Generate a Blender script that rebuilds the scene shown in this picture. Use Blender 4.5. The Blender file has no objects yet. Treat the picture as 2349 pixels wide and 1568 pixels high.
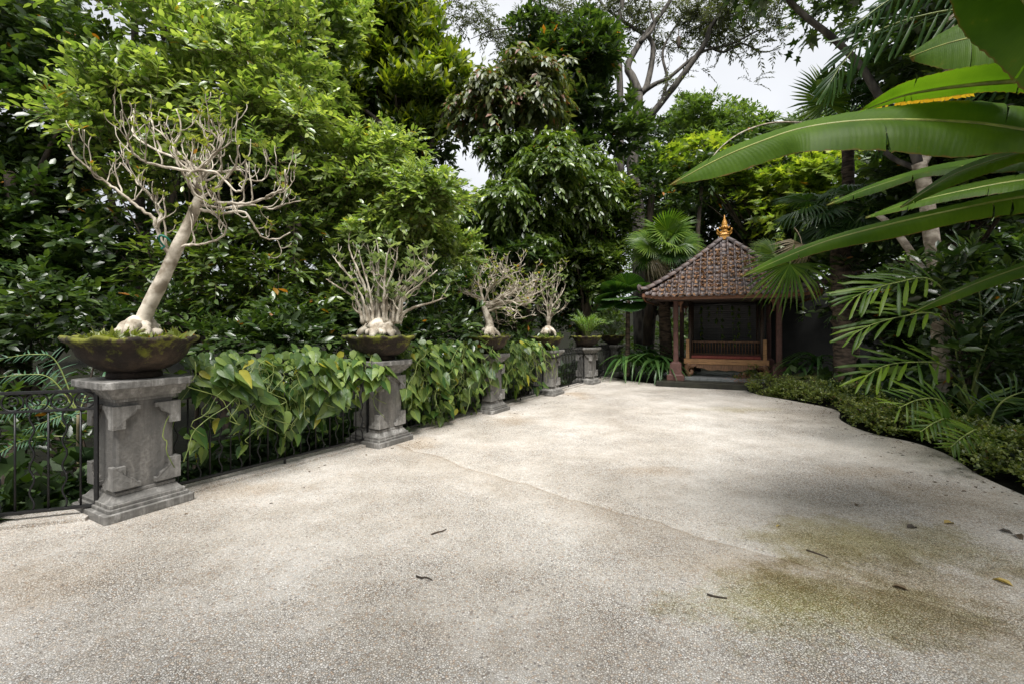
import bpy, bmesh, math, random
import numpy as np
from mathutils import Vector, Matrix

# ------------------------------------------------------------------ camera, light, exposure
sc = bpy.context.scene
COL = sc.collection
F, CX, HY, EYE = 1044.0, 1174.5, 755.0, 1.58        # lens and horizon in units of a 2349 px wide picture


def P(px, py, Y):
    """world point seen at (px, py) of the 2349 px wide photograph at the distance Y"""
    return Vector(((px - CX) / F * Y, Y, EYE - (py - HY) / F * Y))


def G(px, py):
    """ground point (z = 0) seen at (px, py)"""
    return P(px, py, F * EYE / (py - HY))


cam = bpy.data.cameras.new('camera')
cam.sensor_width = 36.0
cam.lens = 36.0 * F / 2349.0
cam.shift_y = -(784.0 - HY) / 2349.0
cam.clip_start, cam.clip_end = 0.05, 2000.0
camo = bpy.data.objects.new('camera', cam)
camo.location = (0, 0, EYE)
camo.rotation_euler = (math.radians(90), 0, 0)
COL.objects.link(camo)
sc.camera = camo

SUN_DIR = Vector((0.04, -0.52, 1.0)).normalized()   # towards the sun
w = bpy.data.worlds.new('World')
sc.world = w
w.use_nodes = True
nt = w.node_tree
bg = nt.nodes['Background']
sky = nt.nodes.new('ShaderNodeTexSky')
sky.sky_type = 'NISHITA'
sky.sun_disc = False
sky.sun_elevation = math.asin(SUN_DIR.z)
sky.sun_rotation = math.atan2(SUN_DIR.x, SUN_DIR.y)
sky.air_density, sky.dust_density = 1.0, 4.0
tc = nt.nodes.new('ShaderNodeTexCoord')
cn = nt.nodes.new('ShaderNodeTexNoise')
cn.inputs['Scale'].default_value = 1.6
cn.inputs['Detail'].default_value = 5.0
cr = nt.nodes.new('ShaderNodeValToRGB')
cr.color_ramp.elements[0].position = 0.36
cr.color_ramp.elements[0].color = (1.24, 1.28, 1.37, 1)
cr.color_ramp.elements[1].position = 0.64
cr.color_ramp.elements[1].color = (2.00, 2.03, 2.08, 1)
mx = nt.nodes.new('ShaderNodeMix')
mx.data_type = 'RGBA'
mx.inputs[0].default_value = 0.96
nt.links.new(tc.outputs['Generated'], cn.inputs['Vector'])
nt.links.new(cn.outputs['Fac'], cr.inputs['Fac'])
nt.links.new(sky.outputs['Color'], mx.inputs[6])
nt.links.new(cr.outputs['Color'], mx.inputs[7])
nt.links.new(mx.outputs[2], bg.inputs['Color'])
bg.inputs['Strength'].default_value = 0.10

sl = bpy.data.lights.new('sun', 'SUN')
sl.energy = 1.5
sl.angle = math.radians(34)
sl.color = (1.0, 0.98, 0.945)
so = bpy.data.objects.new('sun', sl)
so.rotation_euler = (-SUN_DIR).to_track_quat('-Z', 'Y').to_euler()
so.location = (-4, -3, 12)
COL.objects.link(so)

sc.view_settings.view_transform = 'Standard'
sc.view_settings.look = 'None'
sc.view_settings.gamma = 1.0
sc.view_settings.use_curve_mapping = False
sc.view_settings.exposure = 2.3
sc.render.engine = 'CYCLES'
cy = sc.cycles
cy.max_bounces, cy.diffuse_bounces, cy.glossy_bounces = 4, 2, 2
cy.transmission_bounces, cy.transparent_max_bounces = 3, 4
cy.use_denoising = True
cy.caustics_reflective = cy.caustics_refractive = False
cy.sample_clamp_indirect = 4.0

R = np.random.default_rng(7)
random.seed(5)


# ------------------------------------------------------------------ helpers: materials
def mat(name):
    m = bpy.data.materials.new(name)
    m.use_nodes = True
    return m, m.node_tree, m.node_tree.nodes['Principled BSDF']


def nd(t, kind, **kw):
    n = t.nodes.new('ShaderNode' + kind)
    for k, v in kw.items():
        if isinstance(v, tuple) and k.startswith('i_'):
            n.inputs[k[2:]].default_value = v
        elif k.startswith('i_'):
            n.inputs[k[2:]].default_value = v
        else:
            setattr(n, k, v)
    return n


def mixc(t, fac, a, b, mode='MIX'):
    n = t.nodes.new('ShaderNodeMix')
    n.data_type = 'RGBA'
    n.blend_type = mode
    for s, v in ((0, fac), (6, a), (7, b)):
        if isinstance(v, (int, float)):
            n.inputs[s].default_value = v
        elif isinstance(v, tuple):
            n.inputs[s].default_value = v if len(v) == 4 else v + (1,)
        else:
            t.links.new(v, n.inputs[s])
    return n.outputs[2]


def math_(t, op, a, b=None, c=None):
    n = t.nodes.new('ShaderNodeMath')
    n.operation = op
    for s, v in enumerate((a, b, c)):
        if v is None:
            continue
        if isinstance(v, (int, float)):
            n.inputs[s].default_value = v
        else:
            t.links.new(v, n.inputs[s])
    return n.outputs[0]


def ramp(t, fac, stops):
    n = t.nodes.new('ShaderNodeValToRGB')
    e = n.color_ramp.elements
    while len(e) > 1:
        e.remove(e[0])
    e[0].position, e[0].color = stops[0][0], tuple(stops[0][1]) + (1,)
    for p, c in stops[1:]:
        x = e.new(p)
        x.color = tuple(c) + (1,)
    t.links.new(fac, n.inputs['Fac'])
    return n.outputs['Color']


def noise(t, scale, detail=4.0, vec=None, rough=0.55):
    n = t.nodes.new('ShaderNodeTexNoise')
    n.inputs['Scale'].default_value = scale
    n.inputs['Detail'].default_value = detail
    n.inputs['Roughness'].default_value = rough
    if vec is not None:
        t.links.new(vec, n.inputs['Vector'])
    return n.outputs['Fac']


def bump(t, bsdf, h, strength=0.4, dist=0.01):
    b = t.nodes.new('ShaderNodeBump')
    b.inputs['Strength'].default_value = strength
    b.inputs['Distance'].default_value = dist
    t.links.new(h, b.inputs['Height'])
    t.links.new(b.outputs['Normal'], bsdf.inputs['Normal'])


def coords(t, kind='Object'):
    return t.nodes.new('ShaderNodeTexCoord').outputs[kind]


def leaf_mat(name, dark, light, rough=0.42, trans=0.28, odd=None, veins=0.0, spec=1.0):
    """leaf: colour varies from leaf to leaf, light shines through; odd = (share, colour) of withered leaves"""
    m, t, b = mat(name)
    g = t.nodes.new('ShaderNodeNewGeometry')
    oi = t.nodes.new('ShaderNodeObjectInfo')
    r = math_(t, 'FRACT', math_(t, 'ADD', g.outputs['Random Per Island'], oi.outputs['Random']))
    c = ramp(t, r, [(0.0, dark), (0.6, tuple(a * .62 + q * .38 for a, q in zip(dark, light))), (1.0, light)])
    n = noise(t, 0.9, 2.0, g.outputs['Position'])
    k = ramp(t, n, [(0.3, (0.78, 0.82, 0.8)), (0.7, (1.15, 1.1, 1.0))])
    c = mixc(t, 1.0, c, k, 'MULTIPLY')
    if odd:
        c = mixc(t, math_(t, 'GREATER_THAN', math_(t, 'FRACT', math_(t, 'MULTIPLY', r, 7.31)), 1 - odd[0]), c, odd[1])
    b.inputs['Roughness'].default_value = rough
    b.inputs['Specular IOR Level'].default_value = spec
    t.links.new(c, b.inputs['Base Color'])
    if veins:
        v = noise(t, veins, 2.0, g.outputs['Position'])
        bump(t, b, v, 0.35, 0.01)
    tr = t.nodes.new('ShaderNodeBsdfTranslucent')
    t.links.new(mixc(t, 1.0, c, (1.45, 1.5, 0.55), 'MULTIPLY'), tr.inputs['Color'])
    ms = t.nodes.new('ShaderNodeMixShader')
    ms.inputs[0].default_value = min(0.6, trans * 1.4)
    t.links.new(b.outputs[0], ms.inputs[1])
    t.links.new(tr.outputs[0], ms.inputs[2])
    t.links.new(ms.outputs[0], t.nodes['Material Output'].inputs['Surface'])
    return m


def bark_mat(name, c1, c2, scale=9.0, rough=0.85, stretch=0.25, bs=0.5, bd=0.02, moss=None):
    m, t, b = mat(name)
    mp = nd(t, 'Mapping')
    mp.inputs['Scale'].default_value = (1, 1, stretch)
    t.links.new(coords(t), mp.inputs['Vector'])
    n = noise(t, scale, 6.0, mp.outputs[0])
    c = ramp(t, n, [(0.40, c1), (0.60, c2)])
    if moss:
        n2 = noise(t, 2.2, 5.0, coords(t))
        c = mixc(t, ramp(t, n2, [(0.48, (0, 0, 0)), (0.62, (1, 1, 1))]), c, moss)
    t.links.new(c, b.inputs['Base Color'])
    b.inputs['Roughness'].default_value = rough
    bump(t, b, n, bs, bd)
    return m


M = {}
M['leaf_dark'] = leaf_mat('leaf_dark', (0.018, 0.044, 0.011), (0.088, 0.140, 0.032), 0.34, 0.25, (0.006, (0.35, 0.14, 0.02)))
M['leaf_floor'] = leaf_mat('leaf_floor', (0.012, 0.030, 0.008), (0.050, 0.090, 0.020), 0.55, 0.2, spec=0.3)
M['leaf_mid'] = leaf_mat('leaf_mid', (0.045, 0.090, 0.016), (0.185, 0.255, 0.055), 0.33, 0.28, (0.006, (0.30, 0.16, 0.02)))
M['leaf_bright'] = leaf_mat('leaf_bright', (0.110, 0.190, 0.038), (0.430, 0.510, 0.190), 0.28, 0.30, (0.004, (0.35, 0.25, 0.03)))
M['leaf_yellow'] = leaf_mat('leaf_yellow', (0.055, 0.110, 0.014), (0.300, 0.350, 0.035), 0.42, 0.35)
M['leaf_lime'] = leaf_mat('leaf_lime', (0.100, 0.180, 0.020), (0.380, 0.440, 0.070), 0.38, 0.35)
M['leaf_red'] = leaf_mat('leaf_red', (0.055, 0.090, 0.025), (0.190, 0.205, 0.075), 0.45, 0.25, (0.09, (0.22, 0.10, 0.06)))
M['leaf_far'] = leaf_mat('leaf_far', (0.060, 0.115, 0.030), (0.170, 0.240, 0.070), 0.5, 0.3)
M['leaf_grey'] = leaf_mat('leaf_grey', (0.055, 0.075, 0.035), (0.120, 0.135, 0.075), 0.5, 0.25)
M['leaf_vine'] = leaf_mat('leaf_vine', (0.036, 0.092, 0.022), (0.260, 0.350, 0.090), 0.40, 0.28, (0.03, (0.36, 0.34, 0.04)), veins=28.0, spec=0.55)
M['leaf_hedge'] = leaf_mat('leaf_hedge', (0.070, 0.120, 0.020), (0.330, 0.370, 0.085), 0.45, 0.25, (0.015, (0.26, 0.13, 0.07)))
M['leaf_palm'] = leaf_mat('leaf_palm', (0.060, 0.130, 0.020), (0.190, 0.280, 0.045), 0.38, 0.32, spec=0.5)
M['leaf_palm_dark'] = leaf_mat('leaf_palm_dark', (0.018, 0.055, 0.012), (0.055, 0.115, 0.022), 0.40, 0.28, spec=0.5)
M['leaf_dead'] = leaf_mat('leaf_dead', (0.30, 0.24, 0.16), (0.46, 0.38, 0.27), 0.7, 0.2)
M['leaf_frond'] = leaf_mat('leaf_frond', (0.035, 0.085, 0.009), (0.135, 0.215, 0.020), 0.42, 0.38, spec=0.3)
M['leaf_strap'] = leaf_mat('leaf_strap', (0.040, 0.110, 0.028), (0.120, 0.230, 0.060), 0.36, 0.28, spec=0.6)
M['leaf_fern'] = leaf_mat('leaf_fern', (0.060, 0.140, 0.010), (0.170, 0.280, 0.022), 0.36, 0.3, spec=0.4)
M['leaf_mimosa'] = leaf_mat('leaf_mimosa', (0.020, 0.085, 0.035), (0.050, 0.150, 0.060), 0.5, 0.25)
M['leaf_tip'] = leaf_mat('leaf_tip', (0.150, 0.190, 0.040), (0.270, 0.300, 0.080), 0.45, 0.3, (0.04, (0.35, 0.16, 0.03)))
M['leaf_bonsai'] = leaf_mat('leaf_bonsai', (0.130, 0.190, 0.090), (0.340, 0.410, 0.240), 0.32, 0.22)
M['bark_grey'] = bark_mat('bark_grey', (0.020, 0.016, 0.012), (0.085, 0.074, 0.060), 7.0)
M['bark_dark'] = bark_mat('bark_dark', (0.025, 0.018, 0.012), (0.085, 0.062, 0.045), 8.0)
M['bark_pale'] = bark_mat('bark_pale', (0.20, 0.16, 0.12), (0.48, 0.42, 0.34), 6.0, stretch=1.6)
M['bark_palm'] = bark_mat('bark_palm', (0.022, 0.015, 0.010), (0.12, 0.085, 0.06), 5.0, stretch=4.0, bs=0.8, bd=0.03)
M['bark_bonsai'] = bark_mat('bark_bonsai', (0.22, 0.18, 0.13), (0.56, 0.50, 0.41), 7.0, 0.8, 1.1, 0.9, 0.014)
M['twig'] = bark_mat('twig', (0.07, 0.06, 0.03), (0.16, 0.13, 0.07), 12.0)
M['stem_green'] = bark_mat('stem_green', (0.10, 0.14, 0.03), (0.20, 0.24, 0.06), 12.0, 0.5)


# ------------------------------------------------------------------ helpers: objects
def tag(o, label=None, cat=None, group=None, kind=None):
    if label:
        o['label'] = label
    if cat:
        o['category'] = cat
    if group:
        o['group'] = group
    if kind:
        o['kind'] = kind
    return o


def empty(name, loc=(0, 0, 0), rz=0.0):
    o = bpy.data.objects.new(name, None)
    o.empty_display_size = 0.1
    o.location = loc
    o.rotation_euler = (0, 0, rz)
    COL.objects.link(o)
    return o


def link(name, me, parent=None, m=None, loc=None):
    o = bpy.data.objects.new(name, me)
    COL.objects.link(o)
    if parent is not None:
        o.parent = parent
    if m is not None and len(me.materials) == 0:
        me.materials.append(m)
    if loc is not None:
        o.location = loc
    return o


def np_mesh(name, V, Fc, smooth=False):
    """mesh from vertices (n x 3) and equal-sided faces (m x k)"""
    V = np.asarray(V, np.float32)
    Fc = np.asarray(Fc, np.int32)
    me = bpy.data.meshes.new(name)
    k = Fc.shape[1]
    me.vertices.add(len(V))
    me.vertices.foreach_set('co', V.ravel())
    me.loops.add(Fc.size)
    me.loops.foreach_set('vertex_index', Fc.ravel())
    me.polygons.add(len(Fc))
    me.polygons.foreach_set('loop_start', np.arange(0, Fc.size, k, dtype=np.int32))
    me.polygons.foreach_set('loop_total', np.full(len(Fc), k, np.int32))
    if smooth:
        me.polygons.foreach_set('use_smooth', np.ones(len(Fc), bool))
    me.update(calc_edges=True)
    return me


class MB:
    """collects shapes for one mesh"""
    def __init__(s):
        s.v, s.f = [], []

    def add(s, verts, faces):
        o = len(s.v)
        s.v += [tuple(v) for v in verts]
        s.f += [tuple(i + o for i in f) for f in faces]

    def box(s, c, d, mtx=None, taper=1.0, ch=0.0):
        x, y, z = d[0] / 2, d[1] / 2, d[2] / 2
        if ch > 0:
            prof = [(-x + ch, -y), (x - ch, -y), (x, -y + ch), (x, y - ch), (x - ch, y), (-x + ch, y), (-x, y - ch), (-x, -y + ch)]
        else:
            prof = [(-x, -y), (x, -y), (x, y), (-x, y)]
        n = len(prof)
        vs = [Vector((c[0] + a, c[1] + b, c[2] - z)) for a, b in prof] + [Vector((c[0] + a * taper, c[1] + b * taper, c[2] + z)) for a, b in prof]
        if mtx is not None:
            vs = [mtx @ v for v in vs]
        fs = [tuple(range(n - 1, -1, -1)), tuple(range(n, 2 * n))] + [(i, (i + 1) % n, n + (i + 1) % n, n + i) for i in range(n)]
        s.add(vs, fs)

    def tube(s, pts, rad, n=6, cap=True):
        pts = [Vector(p) for p in pts]
        if not hasattr(rad, '__len__'):
            rad = [rad] * len(pts)
        up = Vector((0.31, 0.17, 0.93)).normalized()
        vs, fs = [], []
        prev = None
        for i, p in enumerate(pts):
            d = (pts[min(i + 1, len(pts) - 1)] - pts[max(i - 1, 0)])
            d = d.normalized() if d.length > 1e-9 else Vector((0, 0, 1))
            if prev is None:
                a = d.cross(up)
                if a.length < 0.1:
                    a = d.cross(Vector((1, 0, 0)))
                a.normalize()
            else:
                a = prev - d * prev.dot(d)
                a = a.normalized() if a.length > 1e-6 else d.orthogonal().normalized()
            prev = a
            b = d.cross(a)
            for k in range(n):
                t = 2 * math.pi * k / n
                vs.append(p + (a * math.cos(t) + b * math.sin(t)) * rad[i])
        for i in range(len(pts) - 1):
            for k in range(n):
                fs.append((i * n + k, i * n + (k + 1) % n, (i + 1) * n + (k + 1) % n, (i + 1) * n + k))
        if cap:
            fs.append(tuple(range(n - 1, -1, -1)))
            fs.append(tuple((len(pts) - 1) * n + k for k in range(n)))
        s.add(vs, fs)

    def lathe(s, prof, n=24, c=(0, 0, 0), f=None, square=False):
        vs, fs = [], []
        for j, (r, z) in enumerate(prof):
            for k in range(n):
                t = 2 * math.pi * (k + (0.5 if square else 0)) / n
                rr, zz = (r, z) if f is None else f(r, z, t, j)
                vs.append((c[0] + rr * math.cos(t), c[1] + rr * math.sin(t), c[2] + zz))
        for j in range(len(prof) - 1):
            for k in range(n):
                fs.append((j * n + k, j * n + (k + 1) % n, (j + 1) * n + (k + 1) % n, (j + 1) * n + k))
        fs.append(tuple(range(n - 1, -1, -1)))
        fs.append(tuple((len(prof) - 1) * n + k for k in range(n)))
        s.add(vs, fs)

    def blob(s, c, r, n=10, m=7, wob=0.12, rot=None):
        ph = random.random() * 6
        vs, fs = [], []
        for j in range(m + 1):
            th = math.pi * j / m
            for k in range(n):
                t = 2 * math.pi * k / n
                q = 1 + wob * math.sin(3 * t + ph) * math.sin(2 * th + ph)
                v = Vector((r[0] * q * math.sin(th) * math.cos(t), r[1] * q * math.sin(th) * math.sin(t), r[2] * q * math.cos(th)))
                if rot is not None:
                    v = rot @ v
                vs.append(Vector(c) + v)
        for j in range(m):
            for k in range(n):
                fs.append((j * n + k, (j + 1) * n + k, (j + 1) * n + (k + 1) % n, j * n + (k + 1) % n))
        s.add(vs, fs)

    def build(s, name, m, parent=None, smooth=True, loc=None, bevel=0.0):
        me = bpy.data.meshes.new(name)
        me.from_pydata(s.v, [], s.f)
        if bevel > 0:
            bm = bmesh.new()
            bm.from_mesh(me)
            bmesh.ops.recalc_face_normals(bm, faces=bm.faces)
            bmesh.ops.bevel(bm, geom=[e for e in bm.edges if len(e.link_faces) == 2 and e.calc_face_angle(0) > 0.5], offset=bevel, segments=2, affect='EDGES', profile=0.6)
            bm.to_mesh(me)
            bm.free()
        if smooth:
            me.polygons.foreach_set('use_smooth', np.ones(len(me.polygons), bool))
        me.update()
        o = link(name, me, parent, m, loc)
        return o


def smooth_by_angle(o, deg=35):
    me = o.data
    bm = bmesh.new()
    bm.from_mesh(me)
    for e in bm.edges:
        e.smooth = len(e.link_faces) == 2 and e.calc_face_angle(0) < math.radians(deg)
    for f in bm.faces:
        f.smooth = True
    bm.to_mesh(me)
    bm.free()
    return o


def copy_tree(o, parent=None):
    c = o.copy()
    COL.objects.link(c)
    c.parent = parent
    for ch in o.children:
        copy_tree(ch, c)
    return c


def catmull(pts, n):
    pts = [Vector(p) for p in pts]
    q = [pts[0] * 2 - pts[1]] + pts + [pts[-1] * 2 - pts[-2]]
    out = []
    m = len(pts) - 1
    for i in range(n + 1):
        u = i / n * m
        k = min(int(u), m - 1)
        t = u - k
        a, b, c, d = q[k:k + 4]
        out.append(0.5 * ((2 * b) + (c - a) * t + (2 * a - 5 * b + 4 * c - d) * t * t + (3 * b - a - 3 * c + d) * t ** 3))
    return out


# ------------------------------------------------------------------ helpers: foliage
LEAF8 = (np.array([(0, 0, 0), (-.19, .28, .05), (-.17, .66, .035), (0, 1, -.08), (.17, .66, .035), (.19, .28, .05), (0, .3, 0), (0, .68, -.01)], float),
         [(0, 6, 1), (1, 6, 7), (1, 7, 2), (2, 7, 3), (0, 5, 6), (5, 7, 6), (5, 4, 7), (4, 3, 7)])
LEAF2 = (np.array([(0, 0, 0), (-.23, .46, .07), (0, 1, -.06), (.23, .46, .07)], float), [(0, 2, 1), (0, 3, 2)])
LEAF4 = (np.array([(0, 0, 0), (-.22, .45, .06), (0, 1, -.09), (.22, .45, .06), (0, .5, 0)], float), [(0, 4, 1), (1, 4, 2), (0, 3, 4), (3, 2, 4)])
# lobed leaf (maple-like, five points)
LOBED = (np.array([(0, 0, 0), (-.30, .05, .03), (-.17, .25, .02), (-.46, .45, .04), (-.14, .48, .02), (0, 1, -.05), (.14, .48, .02), (.46, .45, .04), (.17, .25, .02), (.30, .05, .03), (0, .35, 0)], float),
         [(0, 10, 1), (1, 10, 2), (2, 10, 3), (3, 10, 4), (4, 10, 5), (5, 10, 6), (6, 10, 7), (7, 10, 8), (8, 10, 9), (9, 10, 0)])


def nrm(a):
    return a / np.maximum(np.linalg.norm(a, axis=-1, keepdims=True), 1e-9)


def leaves_mesh(name, tpl, pos, d, nz, size, wid=1.0, extra=None):
    T, Fc = tpl
    Fc = np.array(Fc)
    d = nrm(d)
    nz = nrm(nz - d * np.sum(nz * d, 1, keepdims=True))
    x = np.cross(d, nz)
    size = np.asarray(size).reshape(-1, 1, 1)
    wid = np.asarray(wid).reshape(-1, 1, 1) if hasattr(wid, '__len__') else wid
    V = pos[:, None, :] + size * (T[None, :, 0:1] * wid * x[:, None, :] + T[None, :, 1:2] * d[:, None, :] + T[None, :, 2:3] * nz[:, None, :])
    n, k = len(pos), len(T)
    FF = (Fc[None] + (np.arange(n) * k)[:, None, None]).reshape(-1, 3)
    V = V.reshape(-1, 3)
    if extra is not None:
        EV, EF = extra
        FF = np.vstack([FF, EF + len(V)])
        V = np.vstack([V, EV])
    return np_mesh(name, V, FF)


def rand_dirs(rg, n):
    return nrm(rg.normal(size=(n, 3)))


def sublobes(rg, lobes, n, f, flat=0.75):
    """clumps on the surface of big lobes: [(centre, radii)]"""
    out = []
    wts = np.array([l[1][0] * l[1][2] for l in lobes])
    wts = wts / wts.sum()
    for i in range(n):
        c, r = lobes[rg.choice(len(lobes), p=wts)]
        d = rand_dirs(rg, 1)[0]
        c2 = np.array(c) + d * np.array(r) * rg.uniform(0.45, 0.95)
        q = np.mean(r) * f * rg.uniform(0.6, 1.3)
        out.append((c2, np.array((q, q, q * flat))))
    return out


def foliage(rg, lobes, n, tl, k, ll, outw=0.8, up=0.3, droop=0.3, lift=0.25, shell=(0.45, 1.0), jit=0.26, lower=0.35, var=0.35, face=0.55):
    """sprays of leaves: n twigs of length tl with k leaves of length ll. Returns pos, dir, normal, size, twig ends"""
    c = np.array([l[0] for l in lobes], float)
    r = np.array([l[1] for l in lobes], float)
    wts = r[:, 0] * r[:, 2]
    idx = rg.choice(len(lobes), size=n, p=wts / wts.sum())
    d = rand_dirs(rg, n)
    flip = (d[:, 2] < 0) & (rg.random(n) > lower)
    d[flip, 2] *= -1
    p0 = c[idx] + d * r[idx] * rg.uniform(shell[0], shell[1], (n, 1))
    td = nrm(d * outw + np.array((0, 0, up)) + rg.normal(size=(n, 3)) * 0.45)
    L = tl * rg.uniform(0.6, 1.3, n)
    side = nrm(np.cross(td, np.array((0, 0, 1.0)) + rg.normal(size=(n, 3)) * 0.2))
    t = (np.arange(k) + 0.6) / k
    sgn = np.where(np.arange(k) % 2 == 0, 1.0, -1.0)
    g = np.array((0, 0, -1.0))
    pos = p0[:, None] + td[:, None] * (L[:, None, None] * t[None, :, None]) + g * (droop * L[:, None, None] * (t ** 2)[None, :, None])
    tan = td[:, None] + g * (2 * droop * t)[None, :, None]
    ld = tan * (0.45 + 0.6 * t)[None, :, None] + side[:, None] * (sgn * (1.0 - 0.75 * t ** 3))[None, :, None] + rg.normal(size=(n, k, 3)) * jit + np.array((0, 0, lift))
    nn = np.array((0, 0, 1.0)) + face * d[:, None] + rg.normal(size=(n, 1, 3)) * 0.25 + rg.normal(size=(n, k, 3)) * 0.32
    sz = ll * rg.uniform(1 - var, 1 + var, (n, k)) * (0.75 + 0.25 * np.sin(np.pi * t))[None]
    e = p0 + td * L[:, None] + g * (droop * L)[:, None]
    return pos.reshape(-1, 3), ld.reshape(-1, 3), nn.reshape(-1, 3), sz.ravel(), (p0, td, L, droop, e)


def twig_strips(tw, wd):
    """thin three-sided stems for the sprays"""
    p0, td, L, dr, e = tw
    n = len(p0)
    mid = p0 + td * (L / 2)[:, None] + np.array((0, 0, -1.0)) * (dr * L / 4)[:, None]
    a = nrm(np.cross(td, (0.2, 0.1, 1.0)))
    b = np.cross(td, a)
    V = []
    for q, s in ((p0, 1.0), (mid, 0.75), (e, 0.4)):
        for k in range(3):
            V.append(q + (a * math.cos(2.094 * k) + b * math.sin(2.094 * k)) * wd * s)
    V = np.stack(V, 1).reshape(-1, 3)
    f = []
    for j in range(2):
        for k in range(3):
            i0, i1 = j * 3 + k, j * 3 + (k + 1) % 3
            f += [(i0, i1, i1 + 3), (i0, i1 + 3, i0 + 3)]
    FF = (np.array(f)[None] + (np.arange(n) * 9)[:, None, None]).reshape(-1, 3)
    return V, FF


def plobe(px, py, Y, rx, ry, depth=1.0):
    """crown lobe seen at px, py with the radii rx, ry in picture units, at the distance Y"""
    c = P(px, py, Y)
    a, b = rx / F * Y, ry / F * Y
    return (np.array(c), np.array((a, a * depth, b)))


# ------------------------------------------------------------------ the setting: ground, path, kerb
FD = Vector((0.5, 0.866, 0)).normalized()            # direction of the balustrade
FN = Vector((-0.866, 0.5, 0)).normalized()           # away from the path
near = [(-3.28, 3.65), (-1.75, 6.0), (-0.36, 8.42), (0.98, 10.7), (2.33, 12.99), (3.55, 15.1)]
PED = [Vector((x, y, 0)) + FD * 0.335 + FN * 0.335 for x, y in near]
FENCE0 = Vector((-5.15, 3.30, 0))                     # where the balustrade leaves the picture


def gz(x, y):
    """height of the soil: it falls away behind the balustrade and rises into wooded slopes far off"""
    x = np.asarray(x, float)
    y = np.asarray(y, float)
    s = (x - PED[0].x) * FN.x + (y - PED[0].y) * FN.y
    s = np.where(y < 4.2, np.minimum(s, 99), s)
    s2 = np.where(x < -3.4, np.maximum(s, (y - 3.9) + 0.0 * x), s)
    z = -0.04 - np.clip((s2 - 0.45) * 0.55, 0, 1.9)
    r = np.hypot(x, y)
    z = z + np.clip((r - 40) / 60, 0, 1) ** 1.5 * 9
    rt = np.clip((x - 6.6) / 6, 0, 1) * np.clip((13 - y) / 4, 0, 1)
    return z + 0.9 * rt


def gzf(x, y):
    return float(gz(x, y))


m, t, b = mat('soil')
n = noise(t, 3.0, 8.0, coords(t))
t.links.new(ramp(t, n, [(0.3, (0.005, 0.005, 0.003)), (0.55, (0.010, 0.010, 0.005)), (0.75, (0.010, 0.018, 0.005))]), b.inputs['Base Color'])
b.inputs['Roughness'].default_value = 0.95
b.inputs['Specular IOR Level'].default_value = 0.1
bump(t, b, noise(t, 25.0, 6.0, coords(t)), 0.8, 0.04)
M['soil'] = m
ax = np.concatenate([-np.geomspace(14, 900, 22)[::-1], np.linspace(-13.5, 13.5, 73), np.geomspace(14, 900, 22)])
ay = np.concatenate([-np.geomspace(8, 900, 16)[::-1], np.linspace(-7.5, 24, 84), np.geomspace(25, 900, 22)])
GX, GY = np.meshgrid(ax, ay)
GZ = gz(GX, GY)
V = np.stack([GX, GY, GZ], -1).reshape(-1, 3)
nx, ny = len(ax), len(ay)
I = (np.arange(ny - 1)[:, None] * nx + np.arange(nx - 1)[None]).ravel()
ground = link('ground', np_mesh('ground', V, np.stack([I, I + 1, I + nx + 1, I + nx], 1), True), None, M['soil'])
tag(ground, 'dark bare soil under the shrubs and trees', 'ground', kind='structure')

# washed pebble paving
m, t, b = mat('pebble_wash')
pos = coords(t, 'Object')
vo = nd(t, 'TexVoronoi', feature='F1', i_Scale=84.0, i_Randomness=1.0)
t.links.new(pos, vo.inputs['Vector'])
ve = nd(t, 'TexVoronoi', feature='DISTANCE_TO_EDGE', i_Scale=84.0)
t.links.new(pos, ve.inputs['Vector'])
sep = nd(t, 'SeparateColor')
t.links.new(vo.outputs['Color'], sep.inputs[0])
peb = ramp(t, sep.outputs[0], [(0.0, (0.66, 0.64, 0.60)), (0.30, (0.80, 0.78, 0.75)), (0.52, (0.66, 0.58, 0.49)), (0.66, (0.84, 0.83, 0.81)), (0.80, (0.50, 0.48, 0.46)), (0.90, (0.58, 0.45, 0.35)), (0.955, (0.22, 0.21, 0.205)), (1.0, (0.74, 0.73, 0.71))])
gap = ramp(t, ve.outputs['Distance'], [(0.0, (1, 1, 1)), (0.08, (0.7, 0.7, 0.7)), (0.17, (0, 0, 0))])
big = noise(t, 0.42, 6.0, pos, 0.6)
mid = noise(t, 1.9, 12.0, pos, 0.74)
dirt = ramp(t, noise(t, 0.75, 10.0, pos, 0.68), [(0.40, (0.15, 0.132, 0.108)), (0.50, (0.32, 0.295, 0.26)), (0.60, (0.52, 0.495, 0.46))])
c = mixc(t, gap, peb, dirt)
c = mixc(t, 1.0, c, ramp(t, big, [(0.32, (0.80, 0.77, 0.72)), (0.5, (0.97, 0.95, 0.92)), (0.66, (1.06, 1.06, 1.05))]), 'MULTIPLY')
c = mixc(t, 1.0, c, ramp(t, mid, [(0.3, (0.84, 0.80, 0.75)), (0.48, (0.98, 0.97, 0.96)), (0.7, (1.05, 1.05, 1.05))]), 'MULTIPLY')
sx = nd(t, 'SeparateXYZ')
t.links.new(pos, sx.inputs[0])
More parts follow.
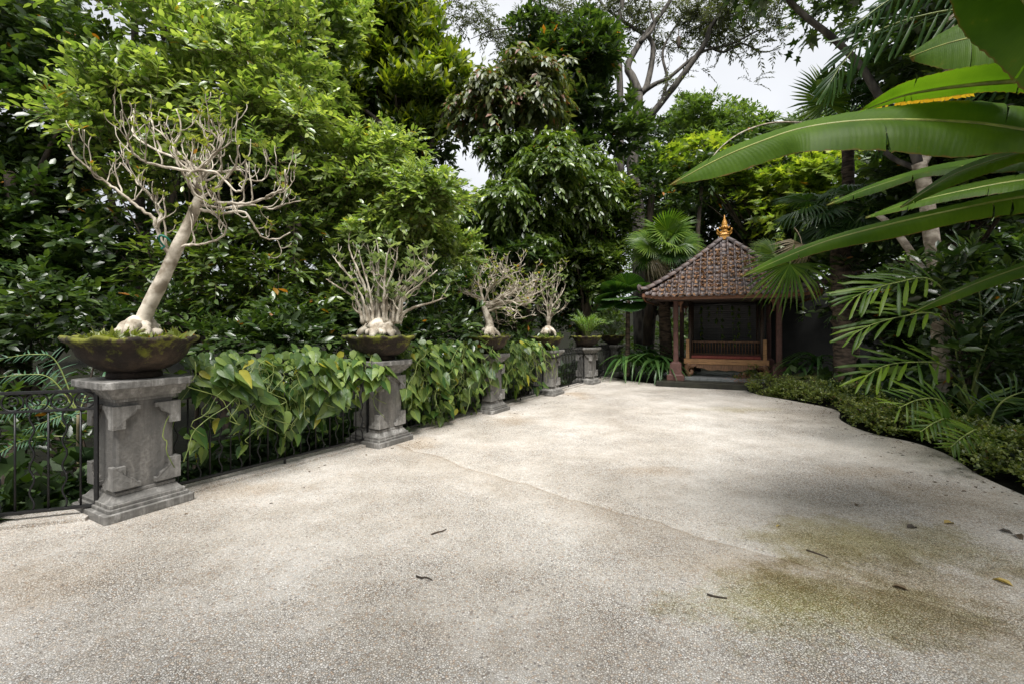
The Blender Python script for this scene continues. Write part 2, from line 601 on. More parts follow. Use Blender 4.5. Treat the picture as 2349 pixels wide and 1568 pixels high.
# the seam between two pours, wavering; the nearer pour is a little browner
wob = noise(t, 1.3, 3.0, pos)
fx = math_(t, 'MULTIPLY_ADD', sx.outputs['X'], 0.92, sx.outputs['Y'])
fx = math_(t, 'ADD', fx, math_(t, 'MULTIPLY', wob, 0.45))
near_side = ramp(t, math_(t, 'MULTIPLY_ADD', math_(t, 'SUBTRACT', fx, 5.03), 0.5, 0.5), [(0.0, (0, 0, 0)), (0.46, (0.45, 0.45, 0.45)), (0.4985, (1, 1, 1)), (0.5015, (0, 0, 0)), (0.56, (0, 0, 0))])
far_side = ramp(t, math_(t, 'MULTIPLY_ADD', math_(t, 'SUBTRACT', fx, 5.03), 0.5, 0.5), [(0.498, (0, 0, 0)), (0.502, (1, 1, 1)), (0.62, (0.2, 0.2, 0.2)), (1.0, (0, 0, 0))])
c = mixc(t, math_(t, 'MULTIPLY', near_side, 0.85), c, mixc(t, 1.0, c, (0.72, 0.66, 0.58), 'MULTIPLY'))
c = mixc(t, math_(t, 'MULTIPLY', far_side, 0.5), c, mixc(t, 1.0, c, (1.16, 1.17, 1.18), 'MULTIPLY'))


def stain(c, at, rx, ry, col, amt, edge=0.35):
    """algae and dirt patches with ragged edges"""
    dx = math_(t, 'MULTIPLY', math_(t, 'SUBTRACT', sx.outputs['X'], at[0]), 1 / rx)
    dy = math_(t, 'MULTIPLY', math_(t, 'SUBTRACT', sx.outputs['Y'], at[1]), 1 / ry)
    d = math_(t, 'SQRT', math_(t, 'ADD', math_(t, 'MULTIPLY', dx, dx), math_(t, 'MULTIPLY', dy, dy)))
    d = math_(t, 'ADD', d, math_(t, 'MULTIPLY', math_(t, 'SUBTRACT', mid, 0.5), 2.6))
    k = ramp(t, d, [(0.15, (1, 1, 1)), (0.6, (0.6, 0.6, 0.6)), (1.0, (0, 0, 0))])
    k = math_(t, 'MULTIPLY', k, math_(t, 'MULTIPLY_ADD', gap, 0.55, 0.5))
    return mixc(t, math_(t, 'MINIMUM', math_(t, 'MULTIPLY', k, amt), 1.0), c, mixc(t, 1.0, c, col, 'MULTIPLY'))


for px, py, rx, ry, col, amt in ((2000, 1245, 1.05, 0.55, (0.56, 0.53, 0.22), 1.15), (1880, 1390, 0.95, 0.45, (0.54, 0.53, 0.22), 1.25), (2150, 1370, 1.0, 0.65, (0.56, 0.50, 0.36), 0.9), (1990, 1320, 0.8, 0.4, (0.62, 0.56, 0.34), 0.9),
                                 (1700, 938, 1.2, 0.35, (0.78, 0.74, 0.52), 0.8), (1970, 1082, 0.7, 0.3, (0.78, 0.66, 0.50), 0.8), (1500, 1080, 0.5, 0.25, (0.82, 0.72, 0.60), 0.7),
                                 (2200, 1150, 0.8, 0.7, (0.70, 0.62, 0.50), 0.8), (1180, 962, 0.5, 0.6, (0.76, 0.65, 0.52), 0.8), (960, 1020, 0.35, 0.5, (0.72, 0.60, 0.45), 0.8),
                                 (600, 1120, 0.6, 0.25, (0.76, 0.66, 0.54), 0.7), (1330, 905, 0.4, 0.8, (0.74, 0.60, 0.44), 0.8), (1300, 1480, 0.9, 0.3, (0.74, 0.70, 0.66), 0.6),
                                 (2330, 1500, 1.0, 0.5, (0.6, 0.58, 0.5), 0.7), (1690, 1300, 0.6, 0.3, (0.80, 0.72, 0.58), 0.7), (130, 1330, 0.5, 0.4, (0.78, 0.7, 0.6), 0.7)):
    g = G(px, py)
    c = stain(c, (g.x, g.y), rx, ry, col, amt)
t.links.new(c, b.inputs['Base Color'])
b.inputs['Roughness'].default_value = 0.62
hgt = ramp(t, ve.outputs['Distance'], [(0.0, (0, 0, 0)), (0.35, (1, 1, 1))])
bump(t, b, hgt, 0.75, 0.008)
M['pebble'] = m

e_right = [G(*q) for q in ((1690, 886), (1735, 903), (1800, 915), (1915, 938), (1928, 962), (1990, 990), (2100, 1015), (2180, 1045), (2240, 1085), (2349, 1135))]
e_right = catmull(e_right, 40) + [Vector((4.75, 3.2, 0)), Vector((5.0, 1.0, 0)), Vector((5.5, -3, 0)), Vector((5.5, -9, 0))]
e_far = [G(1405, 866) + Vector((0, 0.5, 0)), G(1440, 872), G(1510, 880), G(1590, 884), G(1690, 886)]
e_left = [Vector((-9, -9, 0)), Vector((-7.8, 2.6, 0)), FENCE0 + Vector((0, 0.12, 0))] + [PED[0] + FN * 0.14 - FD * 0.4] + [p + FN * 0.14 for p in PED[1:5]] + [PED[4] + FD * 0.9]
poly = e_left + e_far[:-1] + e_right
bm = bmesh.new()
top = bm.faces.new([bm.verts.new((p.x, p.y, 0.0)) for p in poly])
if top.normal.z < 0:
    top.normal_flip()
ex = bmesh.ops.extrude_face_region(bm, geom=[top])
for v in ex['geom']:
    if isinstance(v, bmesh.types.BMVert):
        v.co.z = -0.18
bmesh.ops.recalc_face_normals(bm, faces=bm.faces)
bmesh.ops.triangulate(bm, faces=[f for f in bm.faces if len(f.verts) > 4])
me = bpy.data.meshes.new('path')
bm.to_mesh(me)
bm.free()
tag(link('path', me, None, M['pebble']), 'pale washed pebble paving of the garden terrace', 'paving', kind='structure')

# low kerb of the same pebbles under the balustrade
mb = MB()
line = [FENCE0 - FD * 0.0 + Vector((-1.2, -0.45, 0)), FENCE0, PED[0] - FD * 0.30] + [p for p in PED[1:5]] + [PED[5] - FD * 0.6]
for a, q in zip(line[:-1], line[1:]):
    d = (q - a).normalized()
    s = Vector((d.y, -d.x, 0))
    vs = [a + s * 0.10, q + s * 0.10, q - s * 0.16, a - s * 0.16]
    vs = [v + Vector((0, 0, -0.3)) for v in vs] + [v * 1.0 + Vector((0, 0, 0.028)) for v in vs]
    mb.add(vs, [(3, 2, 1, 0), (4, 5, 6, 7), (0, 1, 5, 4), (1, 2, 6, 5), (2, 3, 7, 6), (3, 0, 4, 7)])
tag(mb.build('kerb', M['pebble'], None, False), 'low pebble kerb under the iron balustrade', 'kerb', kind='structure')


# ------------------------------------------------------------------ stone pedestals
def stone_mat(name, c1, c2, c3):
    m, t, b = mat(name)
    o = coords(t)
    oi = t.nodes.new('ShaderNodeObjectInfo')
    va = nd(t, 'VectorMath', operation='ADD')
    t.links.new(o, va.inputs[0])
    t.links.new(oi.outputs['Location'], va.inputs[1])
    mp = nd(t, 'Mapping')
    mp.inputs['Scale'].default_value = (1, 1, 0.35)
    t.links.new(va.outputs[0], mp.inputs['Vector'])
    n1 = noise(t, 5.5, 9.0, mp.outputs[0], 0.72)
    n2 = noise(t, 16.0, 8.0, va.outputs[0], 0.7)
    c = ramp(t, n1, [(0.43, c1), (0.48, c2), (0.52, c2), (0.56, c3), (0.61, c2)])
    c = mixc(t, 0.35, c, ramp(t, n2, [(0.35, c1), (0.65, c3)]))
    n3 = noise(t, 2.0, 5.0, va.outputs[0])
    c = mixc(t, 1.0, c, ramp(t, n3, [(0.43, (0.38, 0.36, 0.33)), (0.50, (0.85, 0.84, 0.82)), (0.57, (1.3, 1.3, 1.3))]), 'MULTIPLY')
    mp2 = nd(t, 'Mapping')
    mp2.inputs['Scale'].default_value = (9, 9, 0.7)
    t.links.new(va.outputs[0], mp2.inputs['Vector'])
    st = noise(t, 1.6, 5.0, mp2.outputs[0], 0.6)
    c = mixc(t, 1.0, c, ramp(t, st, [(0.43, (0.40, 0.38, 0.35)), (0.50, (0.95, 0.95, 0.95)), (0.56, (1.4, 1.4, 1.4))]), 'MULTIPLY')
    sp = nd(t, 'TexVoronoi', feature='F1', i_Scale=46.0)
    t.links.new(va.outputs[0], sp.inputs['Vector'])
    c = mixc(t, ramp(t, sp.outputs['Distance'], [(0.05, (1, 1, 1)), (0.11, (0, 0, 0))]), c, (0.20, 0.19, 0.175))
    g = t.nodes.new('ShaderNodeNewGeometry')
    pt = ramp(t, g.outputs['Pointiness'], [(0.50, (0, 0, 0)), (0.56, (1, 1, 1))])
    c = mixc(t, math_(t, 'MULTIPLY', pt, 0.45), c, (0.30, 0.29, 0.27))
    t.links.new(c, b.inputs['Base Color'])
    b.inputs['Roughness'].default_value = 0.75
    bump(t, b, n2, 0.8, 0.02)
    return m


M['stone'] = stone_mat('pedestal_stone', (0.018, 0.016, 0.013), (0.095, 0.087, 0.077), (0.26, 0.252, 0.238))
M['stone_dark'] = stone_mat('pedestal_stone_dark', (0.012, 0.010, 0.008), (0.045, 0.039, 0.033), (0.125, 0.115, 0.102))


def make_pedestal():
    root = empty('stone_pedestal')
    for zz, h, wd, ch in ((0.035, 0.07, 0.67, 0.02), (0.085, 0.03, 0.60, 0.012), (0.115, 0.03, 0.565, 0.012)):
        mb = MB()
        mb.box((0, 0, zz), (wd, wd, h), ch=ch)
        mb.build('base_step', M['stone'], root, False, bevel=0.006)
    mb = MB()
    mb.box((0, 0, 0.155), (0.53, 0.53, 0.05), taper=0.86)
    mb.box((0, 0, 0.195), (0.445, 0.445, 0.03))
    mb.build('base_moulding', M['stone'], root, False, bevel=0.006)
    mb = MB()
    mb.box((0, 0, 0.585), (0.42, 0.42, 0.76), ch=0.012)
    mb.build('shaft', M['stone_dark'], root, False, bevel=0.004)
    # raised corner blocks with a stepped, slanting inner edge, above and below
    for sx_ in (-1, 1):
        for sy_ in (-1, 1):
            for topb in (0, 1):
                mb = MB()
                for axis in (0, 1):
                    prof = [(0.0, 0.0), (0.20, 0.0), (0.20, 0.04), (0.172, 0.04), (0.155, 0.075), (0.12, 0.095), (0.085, 0.125), (0.068, 0.16), (0.068, 0.175), (0.036, 0.175), (0.036, 0.195), (0.0, 0.195)]
                    vs = []
                    off = 0.252 - (0.0025 if axis else 0)
                    for dep in (off, 0.16):
                        for a, z in prof:
                            q = (off - 0.0 - a)
                            zz = (0.232 + z) if not topb else (0.935 - z)
                            vs.append(((sx_ * q, sy_ * dep, zz) if axis == 0 else (sx_ * dep, sy_ * q, zz)))
                    k = len(prof)
                    mb.add(vs, [tuple(range(k)), tuple(range(2 * k - 1, k - 1, -1))] + [(i, k + i, k + (i + 1) % k, (i + 1) % k) for i in range(k)])
                o = mb.build('corner_block', M['stone'], root, False, bevel=0.004)
    mb = MB()
    mb.box((0, 0, 0.982), (0.45, 0.45, 0.03))
    mb.box((0, 0, 1.012), (0.50, 0.50, 0.03), taper=1.05)
    mb.box((0, 0, 1.042), (0.55, 0.55, 0.03), taper=1.04)
    mb.box((0, 0, 1.072), (0.60, 0.60, 0.03), taper=1.03)
    mb.build('cornice', M['stone'], root, False, bevel=0.005)
    mb = MB()
    mb.box((0, 0, 1.119), (0.70, 0.70, 0.062), ch=0.07)
    mb.build('cap_slab', M['stone'], root, False, bevel=0.009)
    return root


ped_labels = ['nearest stone pedestal, under the widest mossy bowl with the tall leaning tree',
              'weathered stone pedestal between the two long runs of heart-leaved creeper',
              'stone pedestal half hidden by creeper, third from the camera',
              'small stone pedestal at the end of the creeper, before bare railing',
              'stone pedestal under the bowl of the upright leafy cycad-like plant',
              'last stone pedestal in deep shade beside the strap-leaved plants']
ang = math.atan2(FD.y, FD.x)
proto = make_pedestal()
for i, p in enumerate(PED):
    o = proto if i == 0 else copy_tree(proto)
    o.location = p
    o.rotation_euler = (0, 0, ang + (0.02, -0.01, 0.0, 0.03, -0.02, 0.0)[i])
    o.scale = (1, 1, (1.15, 1.15, 1.11, 1.08, 1.05, 1.05)[i] / 1.15)
    tag(o, ped_labels[i], 'pedestal', 'stone pedestals along the balustrade')

# ------------------------------------------------------------------ iron balustrade
m, t, b = mat('iron')
n = noise(t, 30.0, 5.0, coords(t))
t.links.new(ramp(t, n, [(0.4, (0.004, 0.004, 0.0045)), (0.66, (0.009, 0.009, 0.009)), (0.76, (0.12, 0.11, 0.10))]), b.inputs['Base Color'])
b.inputs['Roughness'].default_value = 0.5
bump(t, b, n, 0.3, 0.003)
M['iron'] = m


def unit_bar(wavy, h):
    mb = MB()
    if wavy:
        pts = [(0.016 * math.sin(i / 20 * 2 * math.pi * 4), 0, i / 20 * h) for i in range(41)][:21]
        pts = [(0.016 * math.sin(i / 32 * 2 * math.pi * 4), 0, i / 32 * h) for i in range(33)]
        mb.tube(pts, 0.0075, 5)
    else:
        mb.tube([(0, 0, 0), (0, 0, h)], 0.0085, 6)
    o = mb.build('tmp', M['iron'])
    me = o.data
    bpy.data.objects.remove(o)
    return me


def unit_scroll(r):
    mb = MB()
    pts = [(r * math.cos(a), 0, r * math.sin(a)) for a in [math.pi * 2 * i / 20 for i in range(21)]]
    mb.tube(pts, 0.0075, 5, False)
    pts = [(r * (0.15 + 0.5 * i / 20) * math.cos(1.0 + i * 0.36), 0, r * (0.15 + 0.5 * i / 20) * math.sin(1.0 + i * 0.36)) for i in range(21)]
    mb.tube(pts, 0.006, 5)
    o = mb.build('tmp', M['iron'])
    me = o.data
    bpy.data.objects.remove(o)
    return me


ZB, ZM, ZT = 0.09, 0.91, 1.065
BAR = [unit_bar(False, ZM - ZB), unit_bar(True, ZM - ZB)]
SCR = unit_scroll((ZT - ZM) / 2 - 0.008)


def fence(a, q, label, step=0.105, n_feet=1):
    d = q - a
    L = d.length
    root = empty('balustrade_panel', a, math.atan2(d.y, d.x))
    for nm, z, r in (('top_rail', ZT, 0.014), ('middle_rail', ZM, 0.011), ('bottom_rail', ZB, 0.013)):
        mb = MB()
        mb.box((L / 2, 0, z), (L, r * 2.4, r * 1.8))
        mb.build(nm, M['iron'], root, False, bevel=0.003)
    for x in (0.0, L):
        mb = MB()
        mb.box((x, 0, (ZT + ZB) / 2), (0.026, 0.026, ZT - ZB + 0.02))
        mb.build('end_post', M['iron'], root, False)
    k = max(2, round(L / step))
    for i in range(1, k):
        w_ = i % 2
        link('wavy_bar' if w_ else 'bar', BAR[w_], root, None, (L * i / k, 0, ZB))
    k2 = max(1, round(L / 0.155))
    for i in range(k2):
        o = link('scroll', SCR, root, None, (L * (i + 0.5) / k2, 0, (ZT + ZM) / 2))
        o.scale = (1.0 if i % 2 else -1.0, 1, 1)
    for i in range(n_feet):
        mb = MB()
        mb.box((L * (i + 0.5) / n_feet, 0.0, ZB / 2), (0.02, 0.02, ZB))
        mb.build('foot', M['iron'], root, False)
    return tag(root, label, 'balustrade', 'iron balustrade panels between the pedestals')


fence(FENCE0 + Vector((-0.9, -0.30, 0)), PED[0] - FD * 0.27, 'black iron balustrade panel in front of the feathery green leaves, with bare bars', 0.105)
for i, lb in enumerate(('black iron balustrade panel behind the nearest heart-leaved creeper', 'black iron balustrade panel almost buried in the densest creeper',
                        'black iron balustrade panel with creeper over its upper half', 'black iron balustrade panel with no creeper on it',
                        'black iron balustrade panel in the shade behind the last bowl')):
    fence(PED[i] + FD * 0.225, PED[i + 1] - FD * 0.225, lb, 0.10, 1)

# ------------------------------------------------------------------ bowls
m, t, b = mat('mossy_stone')
o_ = coords(t)
oi = t.nodes.new('ShaderNodeObjectInfo')
va = nd(t, 'VectorMath', operation='ADD')
t.links.new(o_, va.inputs[0])
t.links.new(oi.outputs['Location'], va.inputs[1])
n1 = noise(t, 5.0, 7.0, va.outputs[0], 0.65)
c = ramp(t, n1, [(0.3, (0.008, 0.006, 0.004)), (0.5, (0.025, 0.016, 0.010)), (0.72, (0.075, 0.050, 0.030))])
sz_ = nd(t, 'SeparateXYZ')
t.links.new(o_, sz_.inputs[0])
n2 = noise(t, 7.0, 7.0, va.outputs[0], 0.7)
mo = math_(t, 'ADD', math_(t, 'MULTIPLY', sz_.outputs['Z'], 0.75), math_(t, 'MULTIPLY', n2, 1.0))
c = mixc(t, ramp(t, mo, [(0.72, (0, 0, 0)), (0.84, (1, 1, 1))]), c, ramp(t, n1, [(0.35, (0.07, 0.075, 0.008)), (0.65, (0.20, 0.21, 0.02))]))
t.links.new(c, b.inputs['Base Color'])
b.inputs['Roughness'].default_value = 0.9
bump(t, b, n2, 0.9, 0.03)
M['bowl'] = m


def make_bowl():
    """shallow footed bowl with a lobed, out-turned rim, 1 m wide and 0.4 m high"""
    root = empty('stone_bowl')
    def lob(r, z, t, j):
        k = max(0.0, (z - 0.20) / 0.20)
        return r * (1 + 0.035 * k * math.cos(12 * t) + 0.012 * math.sin(5 * t + 1)), z + 0.012 * k * math.cos(12 * t + 0.4) + 0.006 * math.sin(7 * t)
    mb = MB()
    mb.lathe([(0.20, 0.0), (0.215, 0.01), (0.21, 0.05), (0.19, 0.065)], 28)
    mb.build('foot', M['bowl'], root)
    mb = MB()
    mb.lathe([(0.185, 0.06), (0.27, 0.09), (0.35, 0.145), (0.405, 0.21), (0.425, 0.27), (0.45, 0.315), (0.495, 0.345), (0.505, 0.372), (0.49, 0.392), (0.45, 0.39), (0.41, 0.35), (0.3, 0.33), (0.02, 0.34)], 72, f=lob)
    mb.build('basin', M['bowl'], root)
    mb = MB()
    mb.lathe([(0.42, 0.34), (0.40, 0.362), (0.25, 0.385), (0.02, 0.395)], 28, f=lambda r, z, t, j: (r, z + 0.008 * math.sin(9 * t + j)))
    mb.build('soil', M['soil'], root)
    return root


BD = [0.95, 0.98, 0.92, 0.80, 0.87, 0.87]
BH = [0.365, 0.34, 0.34, 0.32, 0.33, 0.33]
PT = [1.15, 1.15, 1.11, 1.08, 1.05, 1.05]
BW = []
bl_labels = ['widest mossy brown stone bowl on the nearest pedestal', 'dark mossy stone bowl on the second pedestal, a creeper shoot hanging over it', 'stone bowl with the brightest green moss, on the third pedestal',
             'small dark stone bowl on the fourth pedestal, beside the creeper', 'brown stone bowl without moss, holding the upright glossy plant', 'stone bowl in deep shade at the end of the balustrade']
bproto = make_bowl()
for i in range(6):
    o = bproto if i == 0 else copy_tree(bproto)
    o.location = PED[i] + Vector((0, 0, PT[i]))
    o.rotation_euler = (0, 0, 0.7 * i + 0.2)
    o.scale = (BD[i], BD[i], BH[i] / 0.39)
    BW.append((PED[i] + Vector((0, 0, PT[i] + BH[i] * 0.98)), BD[i] / 2))
    tag(o, bl_labels[i], 'bowl', 'stone bowls on the pedestals')


# moss and little weeds in the bowls
def bowl_weeds(i, n, hgt, mt, label, nm='weed_tuft'):
    c, r = BW[i]
    rg = np.random.default_rng(50 + i)
    m_ = 30
    ca, cq, ch = rg.uniform(0, 6.283, m_), r * np.sqrt(rg.uniform(0.12, 0.8, m_)), rg.uniform(.35, 1.6, m_) ** 1.4
    ci = rg.integers(0, m_, n)
    x_, y_ = cq[ci] * np.cos(ca[ci]) + rg.normal(0, .04, n), cq[ci] * np.sin(ca[ci]) + rg.normal(0, .04, n)
    s_ = np.minimum(1, 0.93 * r / np.hypot(x_, y_))
    pos = np.stack([c.x + x_ * s_, c.y + y_ * s_, np.full(n, c.z - 0.02)], 1)
    hgt = hgt * ch[ci]
    d = np.stack([rg.normal(0, .6, n), rg.normal(0, .6, n), rg.uniform(0.25, 1, n)], 1)
    me = leaves_mesh(nm, LEAF4, pos, d, rand_dirs(rg, n) + np.array((0, 0, .4)), hgt * rg.uniform(.5, 1.3, n), 0.8)
    tag(link(nm, me, None, mt), label, 'weeds', kind='stuff')


bowl_weeds(0, 700, 0.07, M['leaf_tip'], 'moss, seedlings and straw round the roots in the widest bowl')
bowl_weeds(1, 240, 0.05, M['leaf_mid'], 'sparse moss round the roots in the second bowl')
bowl_weeds(2, 420, 0.06, M['leaf_tip'], 'moss and weeds round the roots in the brightest mossy bowl')
bowl_weeds(3, 260, 0.09, M['leaf_mid'], 'small weeds beside the roots in the small dark bowl')


# ------------------------------------------------------------------ bonsai trees
class Branches:
    def __init__(s, seed):
        s.rg = random.Random(seed)
        s.tips = []

    def grow(s, mb, p, d, L, r, lvl, upb=0.35, wig=0.32, n=8):
        """a crooked branch that turns up towards its end, with side shoots"""
        rg = s.rg
        pts, rad = [p.copy()], [r]
        d = d.normalized()
        for i in range(n):
            d = (d + Vector((rg.gauss(0, wig), rg.gauss(0, wig), rg.gauss(0, wig))) * 0.75 + Vector((0, 0, upb * (0.4 + i / n)))).normalized()
            p = p + d * (L / n)
            pts.append(p.copy())
            rad.append(max(0.0035, r * (1 - 0.62 * (i + 1) / n)))
        mb.tube(catmull(pts, n * 2), [rad[min(int(k / 2 + 0.5), n)] for k in range(n * 2 + 1)], 6)
        s.tips.append((p, d))
        if lvl > 0:
            for i in range(rg.choice((2, 2, 3)) if lvl > 1 else rg.choice((1, 2))):
                k = rg.randint(2, n - 1)
                sd = (Vector((rg.gauss(0, 1), rg.gauss(0, 1), rg.gauss(0.2, .6))).normalized() * 0.9 + (pts[k] - pts[k - 1]).normalized() * 0.8)
                s.grow(mb, pts[k], sd, L * rg.uniform(0.38, 0.62), rad[k] * 0.72, lvl - 1, upb, wig, max(5, n - 2))

    def limb(s, mb, path, r0, r1, lvl=1, every=2, L=0.3, upb=0.45):
        rg = s.rg
        n = len(path) * 4
        q = catmull(path, n)
        q = [v + Vector((rg.gauss(0, .004), rg.gauss(0, .004), rg.gauss(0, .004))) for v in q]
        rad = [r0 + (r1 - r0) * (i / n) ** 0.7 for i in range(n + 1)]
        mb.tube(q, rad, 7)
        s.tips.append((q[-1], (q[-1] - q[-3]).normalized()))
        for i in range(3, n, every):
            if rg.random() < 0.68:
                sd = Vector((rg.gauss(0, .8), rg.gauss(0, .8), rg.uniform(-0.2, 1.0)))
                s.grow(mb, q[i], sd + (q[i] - q[i - 1]).normalized() * 0.6, L * rg.uniform(0.6, 1.5), rad[i] * 0.7, lvl, upb)

    def rosettes(s, size, kmin, kmax, share=0.8):
        rg = s.rg
        pos, dr, nz, sz = [], [], [], []
        for p, d in s.tips:
            if rg.random() > share:
                continue
            k = rg.randint(kmin, kmax)
            ph = rg.random() * 6
            for i in range(k):
                a = ph + 6.283 * i / k
                o = Vector((math.cos(a), math.sin(a), rg.uniform(0.25, 0.9)))
                pos.append(p)
                dr.append(o + d * 0.3)
                nz.append(Vector((-math.cos(a) * 0.5, -math.sin(a) * 0.5, 1)))
                sz.append(size * rg.uniform(0.6, 1.25))
        return np.array(pos), np.array(dr), np.array(nz), np.array(sz)


def px_path(pts, Y0, Y1):
    n = len(pts) - 1
    return [P(x, y, Y0 + (Y1 - Y0) * i / n) for i, (x, y) in enumerate(pts)]


def roots(mb, c, r, n, seed, rz=0.09):
    """swollen, irregular root stock: fat roots that arch out and dive, with bulbs between them"""
    rg = random.Random(seed)
    for i in range(n):
        a = 6.283 * (i + rg.uniform(-.38, .38)) / n
        d = Vector((math.cos(a), math.sin(a), 0))
        sd = Vector((-d.y, d.x, 0)) * rg.uniform(-.35, .35) * r
        q = rz * rg.uniform(0.6, 1.25)
        k = rg.uniform(0.75, 1.15)
        hi = rg.uniform(0.9, 1.7)
        pts = [c + Vector((0, 0, rz * 1.9)) - d * r * 0.15, c + d * r * 0.40 * k + Vector((0, 0, rz * 1.5)) + sd * .2, c + d * r * 0.8 * k + Vector((0, 0, rz * hi * 0.75)) + sd * .7, c + d * r * 1.1 * k + Vector((0, 0, 0.0)) + sd, c + d * r * 1.15 * k + Vector((0, 0, -0.06)) + sd * 1.2]
        rad = [q * z * (1 + .1 * math.sin(j * 2.1 + i)) for j, z in enumerate((1.1, 1.1, 1.08, 1.05, 1.0, .95, .9, .82, .76, .66, .55, .45, .4))]
        mb.tube(catmull(pts, 12), rad, 9)
    for i in range(n + 1):
        a = rg.uniform(0, 6.283)
        q = rz * rg.uniform(0.5, 1.05)
        mb.blob(c + Vector((math.cos(a) * r * 0.7, math.sin(a) * r * 0.7, rz * 0.3)), (q, q * 0.85, q * 0.75), 12, 8, 0.2)
    mb.blob(c + Vector((0, 0, rz * 0.9)), (r * 0.62, r * 0.58, rz * 1.35), 14, 9, 0.14)


def finish_bonsai(root, br, mt, size, kmin, kmax, share):
    pos, dr, nz, sz = br.rosettes(size, kmin, kmax, share)
    tag(link('foliage', leaves_mesh('foliage', LEAF8, pos, dr, nz, sz, 1.15), root, mt), kind='stuff')


# the tall leaning one
Y0 = PED[0].y
br = Branches(3)
root = empty('bonsai_tree', (0, 0, 0))
mb = MB()
tr = px_path([(322, 760), (332, 725), (352, 682), (376, 635), (402, 578), (426, 528), (446, 484), (458, 452)], Y0, Y0)
mb.tube(catmull(tr, 28), [(0.085 if i < 3 else 0.062 - 0.0009 * (i - 3)) * (1 + 0.035 * math.sin(i * 0.83) + 0.02 * math.sin(i * 2.7 + 1)) for i in range(29)], 12)
mb.build('trunk', M['bark_bonsai'], root)
mb = MB()
roots(mb, P(322, 768, Y0), 0.145, 5, 4, 0.06)
mb.build('root', M['bark_bonsai'], root)
limbs = [([(392, 592), (377, 567), (360, 523), (352, 500), (329, 483), (293, 457), (263, 432), (234, 413), (205, 388), (176, 362), (158, 332)], -0.25, .030, .007),
         ([(360, 523), (369, 487), (360, 472), (337, 439), (315, 421), (304, 402), (274, 373)], 0.25, .022, .006),
         ([(457, 458), (439, 432), (432, 406), (446, 394), (468, 391), (500, 400), (541, 439), (560, 421), (565, 366)], -0.35, .030, .006),
         ([(458, 455), (465, 430), (468, 402), (445, 385), (410, 351), (384, 322), (350, 285), (346, 258)], 0.35, .032, .006),
         ([(455, 440), (450, 400), (402, 388), (347, 377), (311, 358), (296, 329), (294, 305)], -0.45, .026, .006),
         ([(452, 430), (428, 377), (366, 347), (318, 322), (304, 300), (303, 265)], 0.5, .024, .006),
         ([(458, 457), (480, 462), (512, 465), (563, 468), (604, 457), (625, 444), (651, 432), (655, 388)], -0.3, .028, .006),
         ([(452, 480), (490, 487), (512, 490), (560, 487), (585, 523), (604, 545), (636, 549), (666, 534)], 0.2, .024, .006),
         ([(412, 566), (440, 562), (465, 560), (508, 545), (516, 523), (497, 497), (476, 480)], -0.3, .017, .006),
         ([(456, 450), (476, 402), (512, 395), (549, 391), (571, 413), (604, 413), (620, 388)], 0.45, .024, .006),
         ([(458, 452), (461, 388), (476, 373), (505, 333), (495, 315), (479, 293), (481, 265)], -0.15, .026, .006),
         ([(458, 452), (470, 400), (490, 344), (478, 330), (468, 311)], 0.3, .020, .006),
         ([(460, 470), (520, 478), (580, 470), (620, 480), (650, 470), (690, 460)], 0.5, .020, .006),
         ([(455, 445), (420, 400), (400, 340), (415, 300), (405, 250)], 0.1, .022, .006),
         ([(459, 455), (500, 430), (540, 380), (545, 330)], -0.5, .022, .006)]
for pts, dy, r0, r1 in limbs:
    mb = MB()
    br.limb(mb, px_path(pts, Y0, Y0 + dy), r0 * 0.72, r1 * 0.9, 1, 3, 0.26)
    mb.build('branch', M['bark_bonsai'], root)
finish_bonsai(root, br, M['leaf_tip'], 0.055, 3, 6, 0.55)
tag(root, 'tall leaning bonsai tree with bare pale branches in the widest bowl', 'bonsai', 'bonsai trees in the stone bowls')
mb = MB()
c = P(380, 556, Y0 - 0.09)
mb.tube([c + Vector((0.045 * math.cos(a), -0.05 * math.sin(a), 0.05 * math.sin(a))) for a in [i * 0.32 for i in range(13)]] + [c + Vector((-0.04, 0.0, -0.06))], 0.009, 6)
m, t, b = mat('green_plastic')
b.inputs['Base Color'].default_value = (0.0, 0.13, 0.09, 1)
b.inputs['Roughness'].default_value = 0.4
tag(mb.build('garden_tie', m), 'green plastic tie round the lowest fork of the tall leaning bonsai', 'plant tie')

# many-stemmed one with grey-green leaves
Y1 = PED[1].y
br = Branches(11)
root = empty('bonsai_tree')
mb = MB()
c = P(873, 766, Y1)
roots(mb, c, 0.25, 6, 6, 0.078)
mb.blob(c + Vector((0, 0, 0.13)), (0.20, 0.15, 0.09), 14, 9)
mb.build('root', M['bark_bonsai'], root)
rg = random.Random(8)
stems = [(-112, 585, .3), (-125, 640, -.2), (-95, 600, -.3), (-75, 560, .1), (-50, 575, -.2), (-30, 560, .25), (-10, 550, -.1), (15, 590, .3), (40, 565, -.25), (60, 600, .1), (85, 610, -.1), (110, 595, .2), (130, 620, -.3), (150, 683, -.1), (-60, 620, .4), (100, 640, .4), (20, 570, -.4), (125, 600, .0)]
for dx, ty, dy in stems:
    b0 = P(873 + dx * 0.3 + rg.uniform(-6, 6), 742, Y1 + dy * 0.25)
    e = P(873 + dx, ty, Y1 + dy)
    md = b0.lerp(e, 0.45) + Vector((-(e.x - b0.x) * 0.2, 0, 0.06 + rg.uniform(-.03, .03)))
    mb = MB()
    br.limb(mb, [b0, b0.lerp(md, 0.5) + Vector((-(e.x - b0.x) * 0.06, 0, 0.01)), md, md.lerp(e, 0.6) + Vector((rg.uniform(-.03, .03), 0, rg.uniform(-.03, .03))), e], rg.uniform(.024, .042), .007, 1, 3, 0.22, 0.3)
    mb.build('branch', M['bark_bonsai'], root)
finish_bonsai(root, br, M['leaf_bonsai'], 0.12, 3, 6, 0.62)
